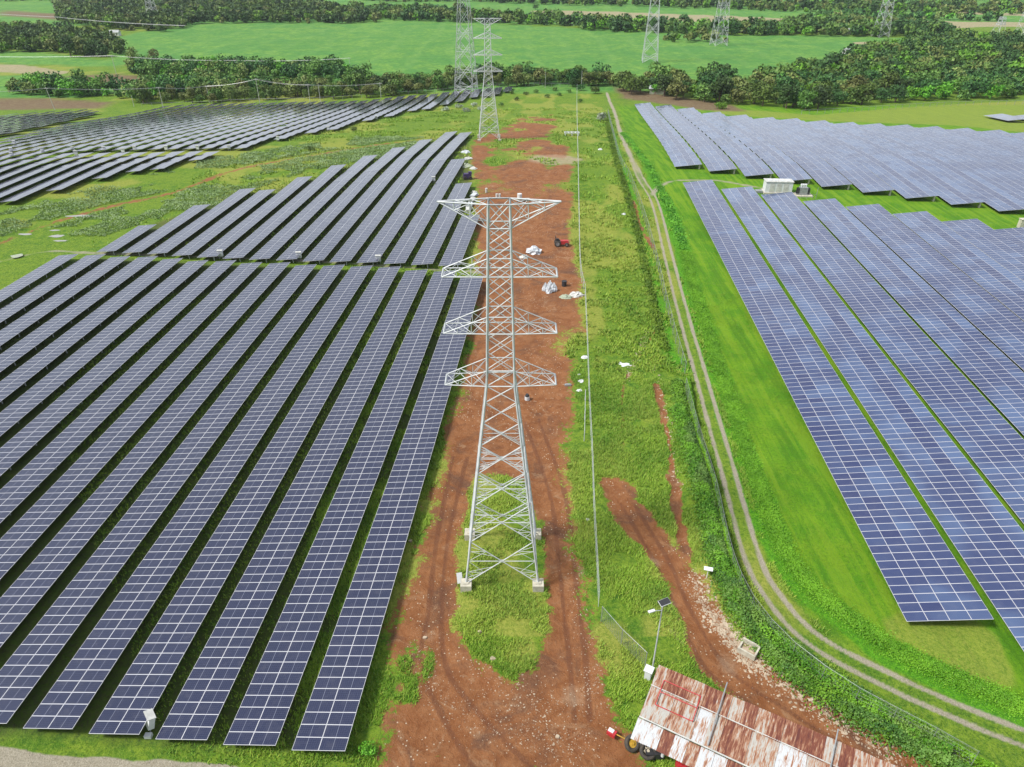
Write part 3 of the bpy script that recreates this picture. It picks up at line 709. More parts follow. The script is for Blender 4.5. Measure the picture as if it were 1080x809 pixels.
for k_, (kd, mt, h, w_) in {'dark': ('round', 'leaf_dark', 8, 7.5), 'mid': ('round', 'leaf_mid', 7.5, 7.5), 'olive': ('round', 'leaf_olive', 7, 7), 'bamboo': ('bamboo', 'leaf_olive', 8, 7), 'bright': ('round', 'leaf_bright', 6, 6)}.items():
    for s in range(4): kinds[k_].append(make_tree(kd, mt, h*(.85+.1*s), w_*(1.1-.07*s), 100+s*7+len(k_), 800, .34))
LBL = {'dark': 'dark green broadleaf tree', 'mid': 'mid green leafy tree', 'olive': 'olive brown thinly leaved tree', 'bamboo': 'feathery yellowish bamboo-like clump', 'bright': 'fresh green rounded tree'}
used_p = set()
def plant(k_, x, y, sc, label, group, sink=0.0):
    pr = random.choice(kinds[k_]); o = pr if id(pr) not in used_p else copy_tree(pr); used_p.add(id(pr))
    o.location = (x, y, gh(x, y)-.2-sink); o.rotation_euler = (0, 0, random.uniform(0, 6.28)); s = sc*random.choice((.65, .8, .9, 1, 1, 1.15, 1.35))*random.uniform(.9, 1.1); o.scale = (s, s, s*random.uniform(.85, 1.1))
    o['label'] = label; o['category'] = 'tree'; o['group'] = group; return o
def fill(poly_px, spacing, seed):
    P = U2(poly_px); r = np.random.default_rng(seed); x0, y0 = P.min(0); x1, y1 = P.max(0)
    pts = []
    for x in np.arange(x0, x1, spacing):
        for y in np.arange(y0, y1, spacing*1.05): pts.append((x+r.uniform(-.42, .42)*spacing, y+r.uniform(-.42, .42)*spacing))
    pts = np.array(pts); s = sd_poly(pts[:, 0], pts[:, 1], P); vis = np.abs(pts[:, 0]) < .74*pts[:, 1]+12
    return pts[(s > 0) & vis]
belts = [   # polygon of trunks in the photo, spacing, mix, place, scale
 ([(395,104),(500,93),(575,91),(640,93),(660,97),(640,86),(575,82),(500,84),(400,92),(300,94),(300,105)], 5.4, 'dark olive mid olive mid', 'in the wood edge behind the far left panel field', .95),
 ([(150,110),(300,106),(300,94),(220,90),(140,96),(125,104)], 5.6, 'olive mid bamboo mid', 'in the scrub wood behind the far left rows', .85),
 ([(190,86),(250,84),(350,84),(380,90),(400,92),(350,74),(240,74),(150,72),(130,76),(150,82)], 6.0, 'dark olive mid', 'in the hedgerow crossing the left green field', .85),
 ([(10,100),(60,103),(130,103),(120,95),(60,92),(10,93)], 5.5, 'dark mid olive', 'below the light green field at the left', .65),
 ([(655,99),(700,104),(780,112),(850,117),(910,112),(950,108),(1000,108),(1080,103),(1080,90),(960,92),(850,95),(780,92),(700,92),(650,90)], 7.2, 'dark mid bright olive mid dark olive', 'in the front wood behind the right panel field', 1.35),
]
allp = []
for bi, (poly, spc, mx_, place, sc) in enumerate(belts):
    for x, y in fill(poly, spc, bi+50): allp.append((math.hypot(x, y), x, y, random.choice(mx_.split()), place, sc))
allp.sort(); print('individual candidates', len(allp))
rest = allp[285:]
for _, x, y, k_, place, sc in allp[:285]: plant(k_, x, y, sc, LBL[k_]+' '+place, LBL[k_]+' '+place)
def woodland(name, pts, label, seed, nleaf=150, size=.85, h=7.5, w_=7.5, mats=('leaf_dark','leaf_mid','leaf_olive','leaf_mid','leaf_dark','leaf_bright')):
    r = np.random.default_rng(seed); by = {m_: [] for m_ in mats}
    for p in pts: by[mats[r.integers(len(mats))]].append(p)
    Vs, Qs, Ts, Ms = [], [], [], []; n0 = 0
    for mi, m_ in enumerate(mats):
        for x, y in by[m_]:
            s = r.choice((.55, .75, .9, 1, 1.1, 1.4))*r.uniform(.9, 1.1); c, rd = crown_pts(r, 'round', h*s, w_*s)
            c = [(a+x, b+y, z) for a, b, z in c]; V, q, t = leaf_cloud(r, c, rd, nleaf, size, .9); V[:, 2] = np.maximum(V[:, 2], .1)+gh(x, y)-.2
            Vs.append(V); Qs.append(q+n0); Ts.append(t); Ms.append(np.full(len(q), mi)); n0 += len(V)
    if not Vs: return
    me = np_mesh(name, np.vstack(Vs), np.vstack(Qs), None, attrs={'tone': ('POINT', np.vstack(Ts))})
    for m_ in mats: me.materials.append(M[m_])
    me.polygons.foreach_set('material_index', np.concatenate(Ms).astype(np.int32))
    o = link(name, me); tag(o, label, 'woodland', kind='stuff'); return o
woodland('woodland', [(x, y) for _, x, y, _, _, _ in rest], 'continuous green wood filling in behind the front row of trees', 3, 260, .55)
far_belts = [
 ('wooded hollow of dark trees and bamboo left of the big green field', [(-60,60),(40,54),(112,62),(130,56),(115,44),(95,38),(60,36),(0,34),(-60,34)], 7.5, 220, .8, 8.5),
 ('broad wood climbing to the upper left corner', [(60,24),(110,32),(170,35),(215,26),(330,24),(400,24),(390,14),(330,6),(200,3),(60,5)], 10, 150, 1.1, 9),
 ('wood to the right stretching towards the short tower', [(790,96),(850,95),(960,92),(1080,90),(1200,88),(1200,48),(1080,48),(1000,46),(960,50),(900,62),(870,74),(840,76),(810,84)], 7.4, 230, .75, 8.5),
 ('long thin tree belt crossing the middle of the green fields', [(370,18),(470,24),(600,28),(620,33),(770,37),(900,39),(1010,41),(985,33),(960,28),(860,24),(820,32),(760,32),(640,27),(500,17),(400,12),(370,12)], 9, 150, 1.1, 9),
 ('thin hedgerow between the far pale fields at the right', [(860,19),(960,21),(1060,24),(1060,22),(960,18),(860,17)], 11, 120, 1.2, 7),
 ('ragged trees on the far right fields', [(700,44),(760,46),(780,44),(740,41),(700,41)], 10, 120, 1.1, 7),
 ('dark tree belt above the long thin one', [(600,6),(700,9),(860,13),(1000,15),(1200,18),(1200,11),(1000,8),(860,6),(700,2),(560,1),(380,-6),(380,1)], 14, 110, 1.5, 9),
 ('distant wood under the horizon at the upper right', [(560,-8),(700,-3),(1100,4),(1400,8),(1400,-4),(1100,-8),(700,-12),(500,-14)], 22, 90, 2.4, 10),
 ('distant wood under the horizon at the upper left', [(-150,2),(60,1),(350,-3),(500,-6),(500,-14),(200,-14),(-150,-10)], 18, 100, 2.0, 10),
]
for i, (lb, poly, spc, nl, sz, h) in enumerate(far_belts): woodland('woodland', fill(poly, spc, 80+i), lb, 90+i, nl, sz, h, h)
for i, (px, py, k_, lb) in enumerate([(665,97,'dark','big round dark tree leftmost of the pair behind the right gate corner'),(712,100,'dark','very large round dark tree behind the hut roof'),(730,103,'bright','round bright green tree right of the hut'),(570,88,'olive','tall olive tree directly behind the second pylon'),(545,86,'bamboo','brown feathery tree left of centre beyond the last panels'),
    (90,58,'bamboo','golden bamboo clump in front of the dark hollow at the left'),(75,60,'dark','darkest tree beside the golden bamboo clump'),(140,68,'bamboo','yellowish bamboo clump at the near edge of the big green field'),(165,70,'bamboo','lower yellowish bamboo clump at the end of the hedgerow'),(925,57,'dark','lone round tree at the tip of the right field'),(565,10,'dark','lone dark tree in the far pale field')]):
    p = un(px, py); o = plant(k_, p[0], p[1], 1.15 if py > 80 else 1.3, lb, 'standout trees')
# shrubs
sp = un(634, 141)
def shrub(name, px, py, h, w_, matn, label, cat, n=500, size=.16, group=None):
    p = spot(px, py); r = np.random.default_rng(int(px*7+py)); root = empty(name, p, 0, label, cat, group)
    c, rd = crown_pts(r, 'round', h, w_); c = [(x, y, z*.8) for x, y, z in c]
    V, q, t = leaf_cloud(r, c, rd, n, size, .9); V[:, 2] = np.maximum(V[:, 2], .02)
    link('crown', np_mesh('crown', V, q, M[matn], attrs={'tone': ('POINT', t)}), root)
    b = MB(); 
    for x, y, z in c[:5]: b.tube((0, 0, -.2), (x, y, z), .04, 4, .015)
    b.build('stem', M['trunk'], root)
shrub('bush', 634, 128, 4.5, 4.0, 'leaf_white', 'whitish flowering bush beside the top of the right fence', 'bush', 700, .2)
shrub('bush', 627, 99, 4, 5.5, 'leaf_mid', 'rounded green bush at the top end of the grass lane', 'bush', 700, .25)
shrub('bush', 612, 96, 3.5, 5, 'leaf_dark', 'dark bush where the middle fence meets the wood', 'bush', 500, .25)
shrub('bush', 762, 115, 2.4, 7, 'leaf_bright', 'bright lime green bush at the wood edge above the right panels', 'bush', 700, .25)
shrub('bush', 388, 793, .9, 1.5, 'leaf_bright', 'small bright bush at the near end of the left field', 'bush', 600, .07)
for i, (a, b_) in enumerate([(555,100),(577,103),(565,98),(590,101),(545,106),(600,98),(528,112),(540,99),(612,108),(585,96)]):
    shrub('bush', a, b_, 1.8, 3.2, 'leaf_mid', 'small dark shrub dotted over the yellow slope beside the second pylon', 'bush', 220, .2, 'shrubs on the slope')
for i, (a, b_) in enumerate([(500,112),(484,114),(470,117),(492,118),(508,116)]):
    shrub('bush', a, b_, 1.5, 4, 'leaf_white', 'low greyish weed clump left of the foot of the second pylon', 'bush', 260, .22, 'grey weed clumps')
for i, (a, b_) in enumerate([(300,128+0),(373,130),(327,117+34)]):
    shrub('bush', a, b_+8, 1.3, 3, 'leaf_mid', 'small tuft on the grass between the two left fields', 'bush', 220, .18, 'tufts between left fields')

# ------------------------------------------------------------------ hedge and coarse grass
def strip_cloud(name, line, wd, h, n, size, matn, label, cat, side=0.0, y0=0, y1=400, seed=1):
    r = np.random.default_rng(seed); P = W[line]; P = np.stack([np.interp(np.arange(0, len(P)-.9, .2), range(len(P)), P[:, j]) for j in (0, 1)], 1); P = P[(P[:, 1] > y0) & (P[:, 1] < y1)]
    sl = np.hypot(*np.diff(P, axis=0).T); cum = np.r_[0, sl.cumsum()]; s = r.random(n)*cum[-1]
    px_ = np.interp(s, cum, P[:, 0]); py_ = np.interp(s, cum, P[:, 1])
    i = np.clip(np.searchsorted(cum, s)-1, 0, len(P)-2); dv = np.diff(P, axis=0)[i]; dv /= np.linalg.norm(dv, axis=1)[:, None]
    nrm = np.stack([dv[:, 1], -dv[:, 0]], 1); o = r.normal(0, .42, n)*wd+side
    x = px_+nrm[:, 0]*o; y = py_+nrm[:, 1]*o; lump = fbm(x, y, 2.2, seed+5, 2)
    hh = h*(.35+1.1*lump)*np.exp(-(((o-side)/wd)**2)*1.1); z = ghv(x, y)+hh*(.35+.65*r.random(n)**.5)
    d = r.normal(size=(n, 3)); d[:, 2] = abs(d[:, 2])+.4; d /= np.linalg.norm(d, axis=1)[:, None]
    a = np.cross(d, r.normal(size=(n, 3))); a /= np.linalg.norm(a, axis=1)[:, None]; b = np.cross(d, a)
    sz = size*(.6+.8*r.random(n))[:, None]; c = np.stack([x, y, z], 1)
    V = np.stack([c-a*sz, c-b*sz*.6, c+a*sz, c+b*sz*.6], 1).reshape(-1, 3)
    tn = fbm(x, y, 1.6, seed+9, 2); t = np.stack([np.clip((tn-.3)*2.2, 0, 1), np.where(r.random(n) < .2, r.random(n), 0), 0*tn], 1)
    o_ = link(name, np_mesh(name, V, np.arange(4*n).reshape(n, 4), M[matn], attrs={'tone': ('POINT', np.repeat(t, 4, 0))})); tag(o_, label, cat, kind='stuff'); return o_
strip_cloud('hedge', 'hedge', .40, 1.2, 26000, .10, 'leaf_lime', 'clipped bright hedge following the right-hand fence and track', 'hedge', 0, 20, 110, 1)
strip_cloud('undergrowth', 'bank', 1.3, 1.05, 30000, .10, 'leaf_bright', 'fresh bright shoots over the undergrowth on the bank', 'undergrowth', -.5, 20, 80, 22)
strip_cloud('undergrowth', 'bank', 1.35, 1.0, 34000, .10, 'leaf_mid', 'thick green undergrowth on the bank above the rubble', 'undergrowth', -.7, 20, 80, 2)
strip_cloud('undergrowth', 'hedge', 1.1, .75, 16000, .10, 'leaf_bright', 'lighter shoots among the weeds at the hedge foot', 'undergrowth', 1.5, 20, 110, 33)
strip_cloud('undergrowth', 'hedge', .9, .8, 20000, .10, 'leaf_mid', 'darker weeds at the foot of the clipped hedge', 'undergrowth', 1.4, 20, 110, 3)
strip_cloud('undergrowth', 'hedge2', 1.0, .45, 20000, .16, 'leaf_bright', 'weeds along the upper part of the right-hand fence', 'undergrowth', .8, 90, 340, 4)
strip_cloud('tall_grass', 'lush', 1.4, .30, 90000, .065, 'leaf_lime', 'bright tall grass bank beside the gravel track', 'tall grass', -0.5, 20, 130, 5)
strip_cloud('tall_grass', 'lush', 1.4, .35, 12000, .15, 'leaf_bright', 'bright grass bank farther up the gravel track', 'tall grass', -.5, 130, 260, 6)

def tufts(name, n, xr, yr, hsize, matn, label, accept, seed, blades=5, wdt=.035):
    r = np.random.default_rng(seed); x = r.uniform(*xr, n*3); y = r.uniform(*yr, n*3); mm = masks(x, y)
    ok = accept(x, y, mm, r) & (np.abs(x) < .74*y+3); x = x[ok][:n]; y = y[ok][:n]; k = len(x); z = ghv(x, y)-.03
    tone = fbm(x, y, 3.5, seed+1, 3); V = []; T = []
    for b in range(blades):
        a = r.random(k)*6.28; ln = hsize*(.5+r.random(k)); lean = .3+.6*r.random(k); ox = r.normal(0, .10, k); oy = r.normal(0, .10, k)
        dx, dy = np.cos(a), np.sin(a)
        p0 = np.stack([x+ox-dy*wdt, y+oy+dx*wdt, z], 1); p1 = np.stack([x+ox+dy*wdt, y+oy-dx*wdt, z], 1); p2 = np.stack([x+ox+dx*ln*lean, y+oy+dy*ln*lean, z+ln*.9], 1)
        V.append(np.stack([p0, p1, p2], 1)); t = np.stack([np.clip((tone-.3)*2.3+r.normal(0, .15, k), 0, 1), np.clip(r.random(k)**2.5+mm['dry'][ok][:n]*.5, 0, 1), 0*tone], 1); T.append(np.repeat(t[:, None], 3, 1))
    V = np.concatenate(V).reshape(-1, 3); T = np.concatenate(T).reshape(-1, 3)
    o = link(name, np_mesh(name, V, np.arange(len(V)).reshape(-1, 3), M[matn], attrs={'tone': ('POINT', T)})); tag(o, label, 'grass', kind='stuff'); return o
def acc_main(x, y, m_, r): return (m_['dirt'] < .42) & (m_['gravel'] < .3) & (m_['road'] < .4) & (m_['lawn'] < .5) & (fbm(x, y, 2.6, 77, 3) > .40+.12*r.random(len(x)))
tufts('grass', 52000, (-20, 27), (27, 84), .27, 'grass', 'uneven grass tufts over the strip around the near pylon', acc_main, 11, 5, .04)
tufts('grass', 18000, (-30, 30), (84, 175), .38, 'grass', 'grass tufts farther up the central strip', lambda x, y, m_, r: acc_main(x, y, m_, r) & (r.random(len(x)) > np.clip((y-115)/60, 0, 1)), 12, 4, .08)
tufts('grass', 16000, (-120, 45), (120, 330), .5, 'grass', 'sparse grass tufts over the upper slope', lambda x, y, m_, r: (m_['dirt'] < .4) & (m_['gravel'] < .3) & (m_['lawn'] < .5) & (m_['cane'] < .5) & (fbm(x, y, 6, 78, 3) > .52) & (x-.0807*y > -95) & (r.random(len(x)) < np.clip((y-115)/60, 0, 1)), 16, 4, .12)
tufts('grass', 40000, (10, 60), (30, 110), .09, 'leaf_lime', 'short mown grass blades of the right lawn', lambda x, y, m_, r: (m_['lawn'] > .6) & (m_['gravel'] < .2) & (x < 34+.0605*y) & (fbm(x, y, 3, 71, 3) > .35+.25*r.random(len(x))), 15, 4, .03)
def acc_rows(x, y, m_, r): return (x < -14) & (m_['road'] < .5) & (m_['dirt'] < .5)
tufts('grass', 26000, (-60, -8), (26, 110), .22, 'grass', 'short grass in the lanes between the near left rows', acc_rows, 13, 4, .05)
def acc_blue(x, y, m_, r): return (fbm(x, y, 12, 61, 3) > .50) & (m_['dirt'] < .3) & (x < -18) & (y > 130) & ((x-.0807*y) > -130)
def in_band(x, y):
    d, _ = d_line(x, y, W['leftpath']); return (d > 2.2) & (d < 17)
r = np.random.default_rng(14); x = r.uniform(-135, -22, 300000); y = r.uniform(138, 240, 300000); mm = masks(x, y); k = in_band(x, y) & acc_blue(x, y, mm, r); x, y = x[k][:60000], y[k][:60000]; n = len(x)
lump = fbm(x, y, 2.6, 91, 2); z = ghv(x, y)+(.15+.9*np.clip(lump-.3, 0, 1)*1.6)*(.4+.6*r.random(n)); d = r.normal(size=(n, 3)); d[:, 2] = abs(d[:, 2])+.6; d /= np.linalg.norm(d, axis=1)[:, None]
a = np.cross(d, r.normal(size=(n, 3))); a /= np.linalg.norm(a, axis=1)[:, None]; b = np.cross(d, a); sz = .17*(.6+.8*r.random(n))[:, None]; c = np.stack([x, y, z], 1)
V2 = np.stack([c-a*sz, c-b*sz*.5, c+a*sz, c+b*sz*.5], 1).reshape(-1, 3); tt = np.stack([np.clip((lump-.3)*2.2, 0, 1), np.where(r.random(n) < .25, r.random(n), 0), 0*lump], 1)
tag(link('coarse_grass', np_mesh('coarse_grass', V2, np.arange(4*n).reshape(n, 4), M['bluegrass'], attrs={'tone': ('POINT', np.repeat(tt, 4, 0))})), 'bluish coarse grass clumps either side of the brown path between the left fields', 'grass', kind='stuff')

# ------------------------------------------------------------------ stones
def stones(name, xs, ys, sizes, label, seed, matn='rock', cat='stones', only_dirt=False):
    r = np.random.default_rng(seed)
    if only_dirt: k = masks(xs, ys)['dirt'] > .5; xs, ys, sizes = xs[k], ys[k], sizes[k]
    n = len(xs); z = ghv(xs, ys)
    base = np.array([(1,0,0),(0,1,0),(-1,0,0),(0,-1,0),(0,0,.8),(0,0,-.6)], float); fs = np.array([(0,1,4),(1,2,4),(2,3,4),(3,0,4),(1,0,5),(2,1,5),(3,2,5),(0,3,5)])
    B = base[None]*(.6+.8*r.random((n, 6, 3)))+r.normal(0, .18, (n, 6, 3)); a = r.random(n)*6.28; ca, sa = np.cos(a), np.sin(a)
    Bx = B[..., 0]*ca[:, None]-B[..., 1]*sa[:, None]; By = B[..., 0]*sa[:, None]+B[..., 1]*ca[:, None]
    V = np.stack([xs[:, None]+Bx*sizes[:, None], ys[:, None]+By*sizes[:, None], z[:, None]+B[..., 2]*sizes[:, None]*.7], 2).reshape(-1, 3)
    Fc = (fs[None]+(np.arange(n)*6)[:, None, None]).reshape(-1, 3)
    tag(link(name, np_mesh(name, V, Fc, M[matn])), label, cat, kind='stuff')
def along(px_line, n, wd, seed):
    r = np.random.default_rng(seed); P = smooth_line(U2(px_line)); cum = np.r_[0, np.hypot(*np.diff(P, axis=0).T).cumsum()]; s = r.random(n)*cum[-1]
    return np.interp(s, cum, P[:, 0])+r.normal(0, wd, n), np.interp(s, cum, P[:, 1])+r.normal(0, wd, n)
r_ = np.random.default_rng(5)
hz = MB(); x0_, x1_, y0_, y1_ = gx[0]-20, gx[-1]+20, gy[0]-20, gy[-1]+20
hz.box(((x0_+x1_)/2, (y0_+y1_)/2, 20), (x1_-x0_, y1_-y0_, 124))
t = NT('pale_air'); t.t.nodes.remove(t.b); pv = t.n('ShaderNodeVolumePrincipled', {'Density': HAZE, 'Color': (.80, .90, 1.0, 1)})
t.t.links.new(pv.outputs[0], t.t.nodes['Material Output'].inputs['Volume']); tag(hz.build('haze', t.m), kind='stuff')
x, y = along([(733,605),(742,632),(757,655),(775,675),(800,703),(830,722),(865,748),(900,768),(950,800)], 1900, .55, 1)
stones('rubble', x, y, .04+.13*r_.random(1900)**3, 'pale broken stones heaped along the right-hand dirt road', 1)
x, y = along([(752,650),(772,672),(800,703)], 500, .45, 2); stones('rubble', x, y, .05+.15*r_.random(500)**2, 'larger pale rubble beside the broken concrete box', 2)
x, y = along([(600,540),(612,600),(620,660),(640,720),(665,770)], 900, 1.0, 3); stones('rubble', x, y, .02+.05*r_.random(900)**2, 'pale pebbles strewn down the dirt right of the pylon', 3, only_dirt=True)
x, y = along([(445,670),(450,710),(480,745),(540,770),(620,790)], 900, .9, 4); stones('rubble', x, y, .02+.05*r_.random(900)**2, 'pale pebbles strewn across the near end of the dirt', 4, only_dirt=True)
x, y = along([(500,690),(560,740),(610,740),(640,700)], 700, 1.1, 5); stones('rubble', x, y, .02+.06*r_.random(700)**2, 'whitish pebble band curving round the grass island', 5, only_dirt=True)
x, y = along([(682,350),(668,385),(658,402)], 160, .3, 6); stones('rubble', x, y, .06+.09*r_.random(160)**2, 'string of white stones in the rut of the grass lane', 6)
x, y = along([(690,385),(700,420),(708,460),(714,500),(716,520)], 130, .3, 7); stones('rubble', x, y, .06+.14*r_.random(130)**2, 'white stones lining the narrow gully', 7)
x, y = along([(470,200),(560,240),(590,330),(570,400),(500,470)], 500, 6, 8); stones('rubble', x, y, .04+.08*r_.random(500)**3, 'scattered light stones on the old dirt pad', 8, only_dirt=True)
for i, (a, b_, s, lb) in enumerate([(520,695,.28,'pale flat rock at the tip of the grass island'),(506,667,.2,'yellowish rock in the grass island below the pylon'),(588,776,.22,'pale round stone on the dirt near the bottom edge'),(433,571,.25,'pale rock beside the nearest left panel row'),(448,671,.2,'small light rock on the left wheel track')]):
    p = spot(a, b_); q = MB(); rr = np.random.default_rng(i); 
    top = [Vector((math.cos(t)*s*rr.uniform(.6, 1), math.sin(t)*s*rr.uniform(.5, .9), s*.5)) for t in np.arange(0, 6.28, .9)]; q.prism([Vector((v.x*1.3, v.y*1.3, -.1)) for v in top], top)
    o = q.build('rock', M['rock']); o.location = p; tag(o, lb, 'rock')
# puddles on the left meadow
def blob(name, px, py, a, b_, mat, seed, dz=.03):
    p = spot(px, py); r = np.random.default_rng(seed); q = MB(); q.poly([(math.cos(t)*a*r.uniform(.6, 1.15), math.sin(t)*b_*r.uniform(.6, 1.15), 0) for t in np.linspace(0, 6.28, 15)[:-1]])
    o = q.build(name, mat); o.location = (p.x, p.y, p.z+dz); return o
t = NT('puddle_water'); t.set(Base_Color=(.30, .30, .27), Roughness=.08); M['water'] = t.m
for i, (a, b_, c, d) in enumerate([(88,228,4,.8),(26,247,1.8,.6),(60,249,1.6,.9),(64,254,1.6,.5),(58,243,1.0,.5)]):
    tag(blob('puddle', a, b_, c, d, M['water'], i), kind='structure')
for a, b_ in ((18,271),):
    o = blob('plastic_sheet', a, b_, 1.1, 1.0, M['tarp'], 9, .25); tag(o, 'pale heap beside the path bend at the left edge', 'sheet')

# ------------------------------------------------------------------ fences
def fence(name, pts, h, label, sp=3.0, rails=(.05, 1.0), mat='steel', wires=7, pr=.035, vert=0, toprail=True):
    root = empty(name, (pts[0][0], pts[0][1], gh(pts[0][0], pts[0][1])), 0, label, 'fence'); o0 = root.location.copy()
    P = np.array(pts); cum = np.r_[0, np.hypot(*np.diff(P, axis=0).T).cumsum()]; n = max(2, int(cum[-1]/sp)+1); n = min(n, 99); S_ = np.linspace(0, cum[-1], n)
    X = np.interp(S_, cum, P[:, 0]); Y = np.interp(S_, cum, P[:, 1]); Z = [gh(a, b) for a, b in zip(X, Y)]
    me = MB().tube((0, 0, -.3), (0, 0, h), pr, 5).mesh('post', M[mat])
    for a, b, c in zip(X, Y, Z): p = link('post', me, root); p.location = Vector((a, b, c))-o0
    rl = MB(); ms = MB()
    for i in range(n-1):
        A = Vector((X[i], Y[i], Z[i]))-o0; B = Vector((X[i+1], Y[i+1], Z[i+1]))-o0
        if toprail: rl.tube(A+Vector((0, 0, h-.03)), B+Vector((0, 0, h-.03)), pr*.5, 4)
        for k in range(wires): z = h*(.06+.88*k/max(1, wires-1)); ms.tube(A+Vector((0, 0, z)), B+Vector((0, 0, z)), .005, 3)
        if vert:
            m_ = int((B-A).length/vert)
            for k in range(m_):
                a = A.lerp(B, k/m_); b = A.lerp(B, (k+1)/m_); ms.tube(a+Vector((0, 0, .05)), b+Vector((0, 0, h-.05)), .007, 3); ms.tube(b+Vector((0, 0, .05)), a+Vector((0, 0, h-.05)), .007, 3)
    if toprail: rl.build('top_rail', M[mat], root)
    if wires: ms.build('wire_mesh', M[mat], root)
    return root
fence('chain_link_fence', smooth_line(U2([(608.5,93),(609,150),(610.5,230),(612,285),(617,312)])), 2.0, 'pale rail fence at the far part of the grass lane, up to the wood', 2.6, mat='steel', pr=.04, wires=5)
fence('chain_link_fence', smooth_line(U2([(617,422),(616,465)])), 1.6, 'short low white fence piece left of the wire line', 3.0, mat='steel', pr=.045, wires=3)
fence('chain_link_fence', smooth_line(U2([(617,314),(619,360),(621,420),(624,480),(626,540),(629,600),(631,640)])), 2.0, 'thin wire fence right of the near pylon', 3.2, mat='steel', pr=.022, wires=7)
fence('chain_link_fence', smooth_line(U2([(634,655),(655,680),(680,705)])), 1.9, 'leaning chain link fence leading to the rusty shed', 2.4, mat='grey', pr=.035, wires=9, vert=.3)
fence('chain_link_fence', smooth_line(U2([(641,120),(652,165),(664,190),(677,225),(690,270),(705,335),(722,395)])), 2.0, 'green overgrown wire fence along the upper gravel track', 3.0, mat='grey', pr=.045, wires=6)
fence('chain_link_fence', smooth_line(U2([(724,400),(737,450),(755,510),(768,568),(782,612),(806,652),(845,692),(900,730),(960,762),(1030,797)], 1.7)), 2.0, 'chain link fence running through the clipped hedge and round the bend', 2.6, mat='grey', pr=.022, wires=6, vert=.6)
fence('wire_fence', smooth_line(U2([(845,121),(900,118),(960,114),(1020,111),(1080,110),(1140,108)])), 1.8, 'thin post fence along the wood edge behind the meadow', 4.0, mat='grey', pr=.08, wires=3)
fence('wire_fence', smooth_line(U2([(150,113),(250,109),(350,106),(450,99),(530,92),(600,92)])), 1.8, 'thin post fence behind the far left panel field', 4.5, mat='grey', pr=.07, wires=3)

# ------------------------------------------------------------------ poles and overhead lines
def pole(px, py, h, label, lean=0.0, arm=True, r=.13):
    p = spot(px, py); root = empty('utility_pole', p, 0, label, 'pole', 'utility poles')
    MB().tube((0, 0, -.5), (lean, 0, h), r, 6, r*.7).build('shaft', M['offwhite'], root)
    if arm: MB().box((lean, 0, h-.5), (2.2, .14, .14)).build('crossbar', M['offwhite'], root)
    return p+Vector((lean, 0, h-.45))
def wire(pts, label, sag=.7, r=.022, offs=(-.9, 0, .9)):
    b = MB()
    for of in offs:
        for A, B in zip(pts[:-1], pts[1:]):
            pr = None
            for k in range(13):
                t = k/12; q = Vector(A).lerp(Vector(B), t); q.z -= sag*4*t*(1-t); q.x += of*.25; q.y += of; q.z += 0
                if pr is not None: b.tube(pr, q, r, 3)
                pr = q
    o = b.build('overhead_wires', M['cable']); tag(o, label, 'wires'); return o
t1 = [pole(-40,121,10,'pale pole just outside the left edge of the first line'), pole(58,116,10,'leaning pale pole at the end of the left edge patch',-1), pole(172,112.5,9,'pale pole at the corner of the far left field'), pole(221,108,8,'thin pole right of the corner pole'), pole(274,108,11,'tall pale pole in front of the scrub'), pole(327,107,8,'thin pole in the scrub before the wood'), pole(402,103,7,'short pole behind the far rows')]
wire(t1, 'bright three-strand wires crossing low behind the far left field')
t2_ = [pole(-60,76,10,'pole left of the brown path'), pole(123,79,11,'tall pale pole on the brown strip in the left fields'), pole(250,80,9,'pole in the hedgerow of the left fields'), pole(370,78,9,'pole at the right end of the hedgerow')]
wire(t2_, 'thin wires over the brown strip and hedgerow at the left', .8, .02)
t3_ = [unv(-80,8,12), unv(60,18,12), unv(195,27,12)]
for i, q in enumerate(t3_): 
    if i: pole(60 if i == 1 else 195, 18 if i == 1 else 27, 12, ['','distant pole on the light line at the upper left','distant pole where the upper left line ends'][i])
wire(t3_, 'pale distant wires slanting across the upper left woods', 1.0, .05, (-1.6, 0, 1.6))
pole(141.5,112.5,5,'short white marker pole at the grass strip',0,False); pole(338,107,8,'second thin pole close to another in the scrub',0,False)
pole(575,93,9,'thin lamp-like pole on the slope against the wood',0,False,.1); pole(558,91,5,'short thin pole beside the last panels',0,False,.1); pole(613,95,9,'pale pole at the top end of the middle fence',0,False,.12); pole(690,90,0.1+8,'thin pole inside the right wood',0,False,.08)

# ------------------------------------------------------------------ inverter boxes
def inverter(px, py, label, sc=1.0, group='white inverter boxes'):
    p = spot(px, py); root = empty('inverter_box', p, 0, label, 'inverter box', group); root.scale = (sc,)*3
    MB().box((0, 0, 1.15), (.9, .45, 1.1)).build('cabinet', M['white'], root)
    MB().box((0, -.05, 1.74), (1.04, .65, .06)).build('lid', M['offwhite'], root)
    for s in (-.3, .3): MB().box((s, 0, .3), (.08, .08, .7)).build('leg', M['grey'], root)
    return root
for i, a in enumerate([13,45.6,78,110.6,143,176,209,242]): inverter(a, 162-a*.012, 'small white inverter box standing at a row end in the far left aisle', .95, 'inverter boxes in the far left aisle')
for a, b_ in ((13.5,167),(81,165),(130.5,162.5)): inverter(a, b_, 'small white inverter box on the near side of the far left aisle', .95, 'inverter boxes on the near aisle side')
inverter(16,154,'white inverter box alone above the aisle at the left edge',.95)
inverter(293.5,149.5,'white inverter box at the stepped edge of the far left field, leftmost of three',.95); inverter(346.5,138.5,'middle white inverter box on the stepped edge of the far left field',.95); inverter(397,127,'white inverter box on the stepped edge nearest the second pylon',.95)
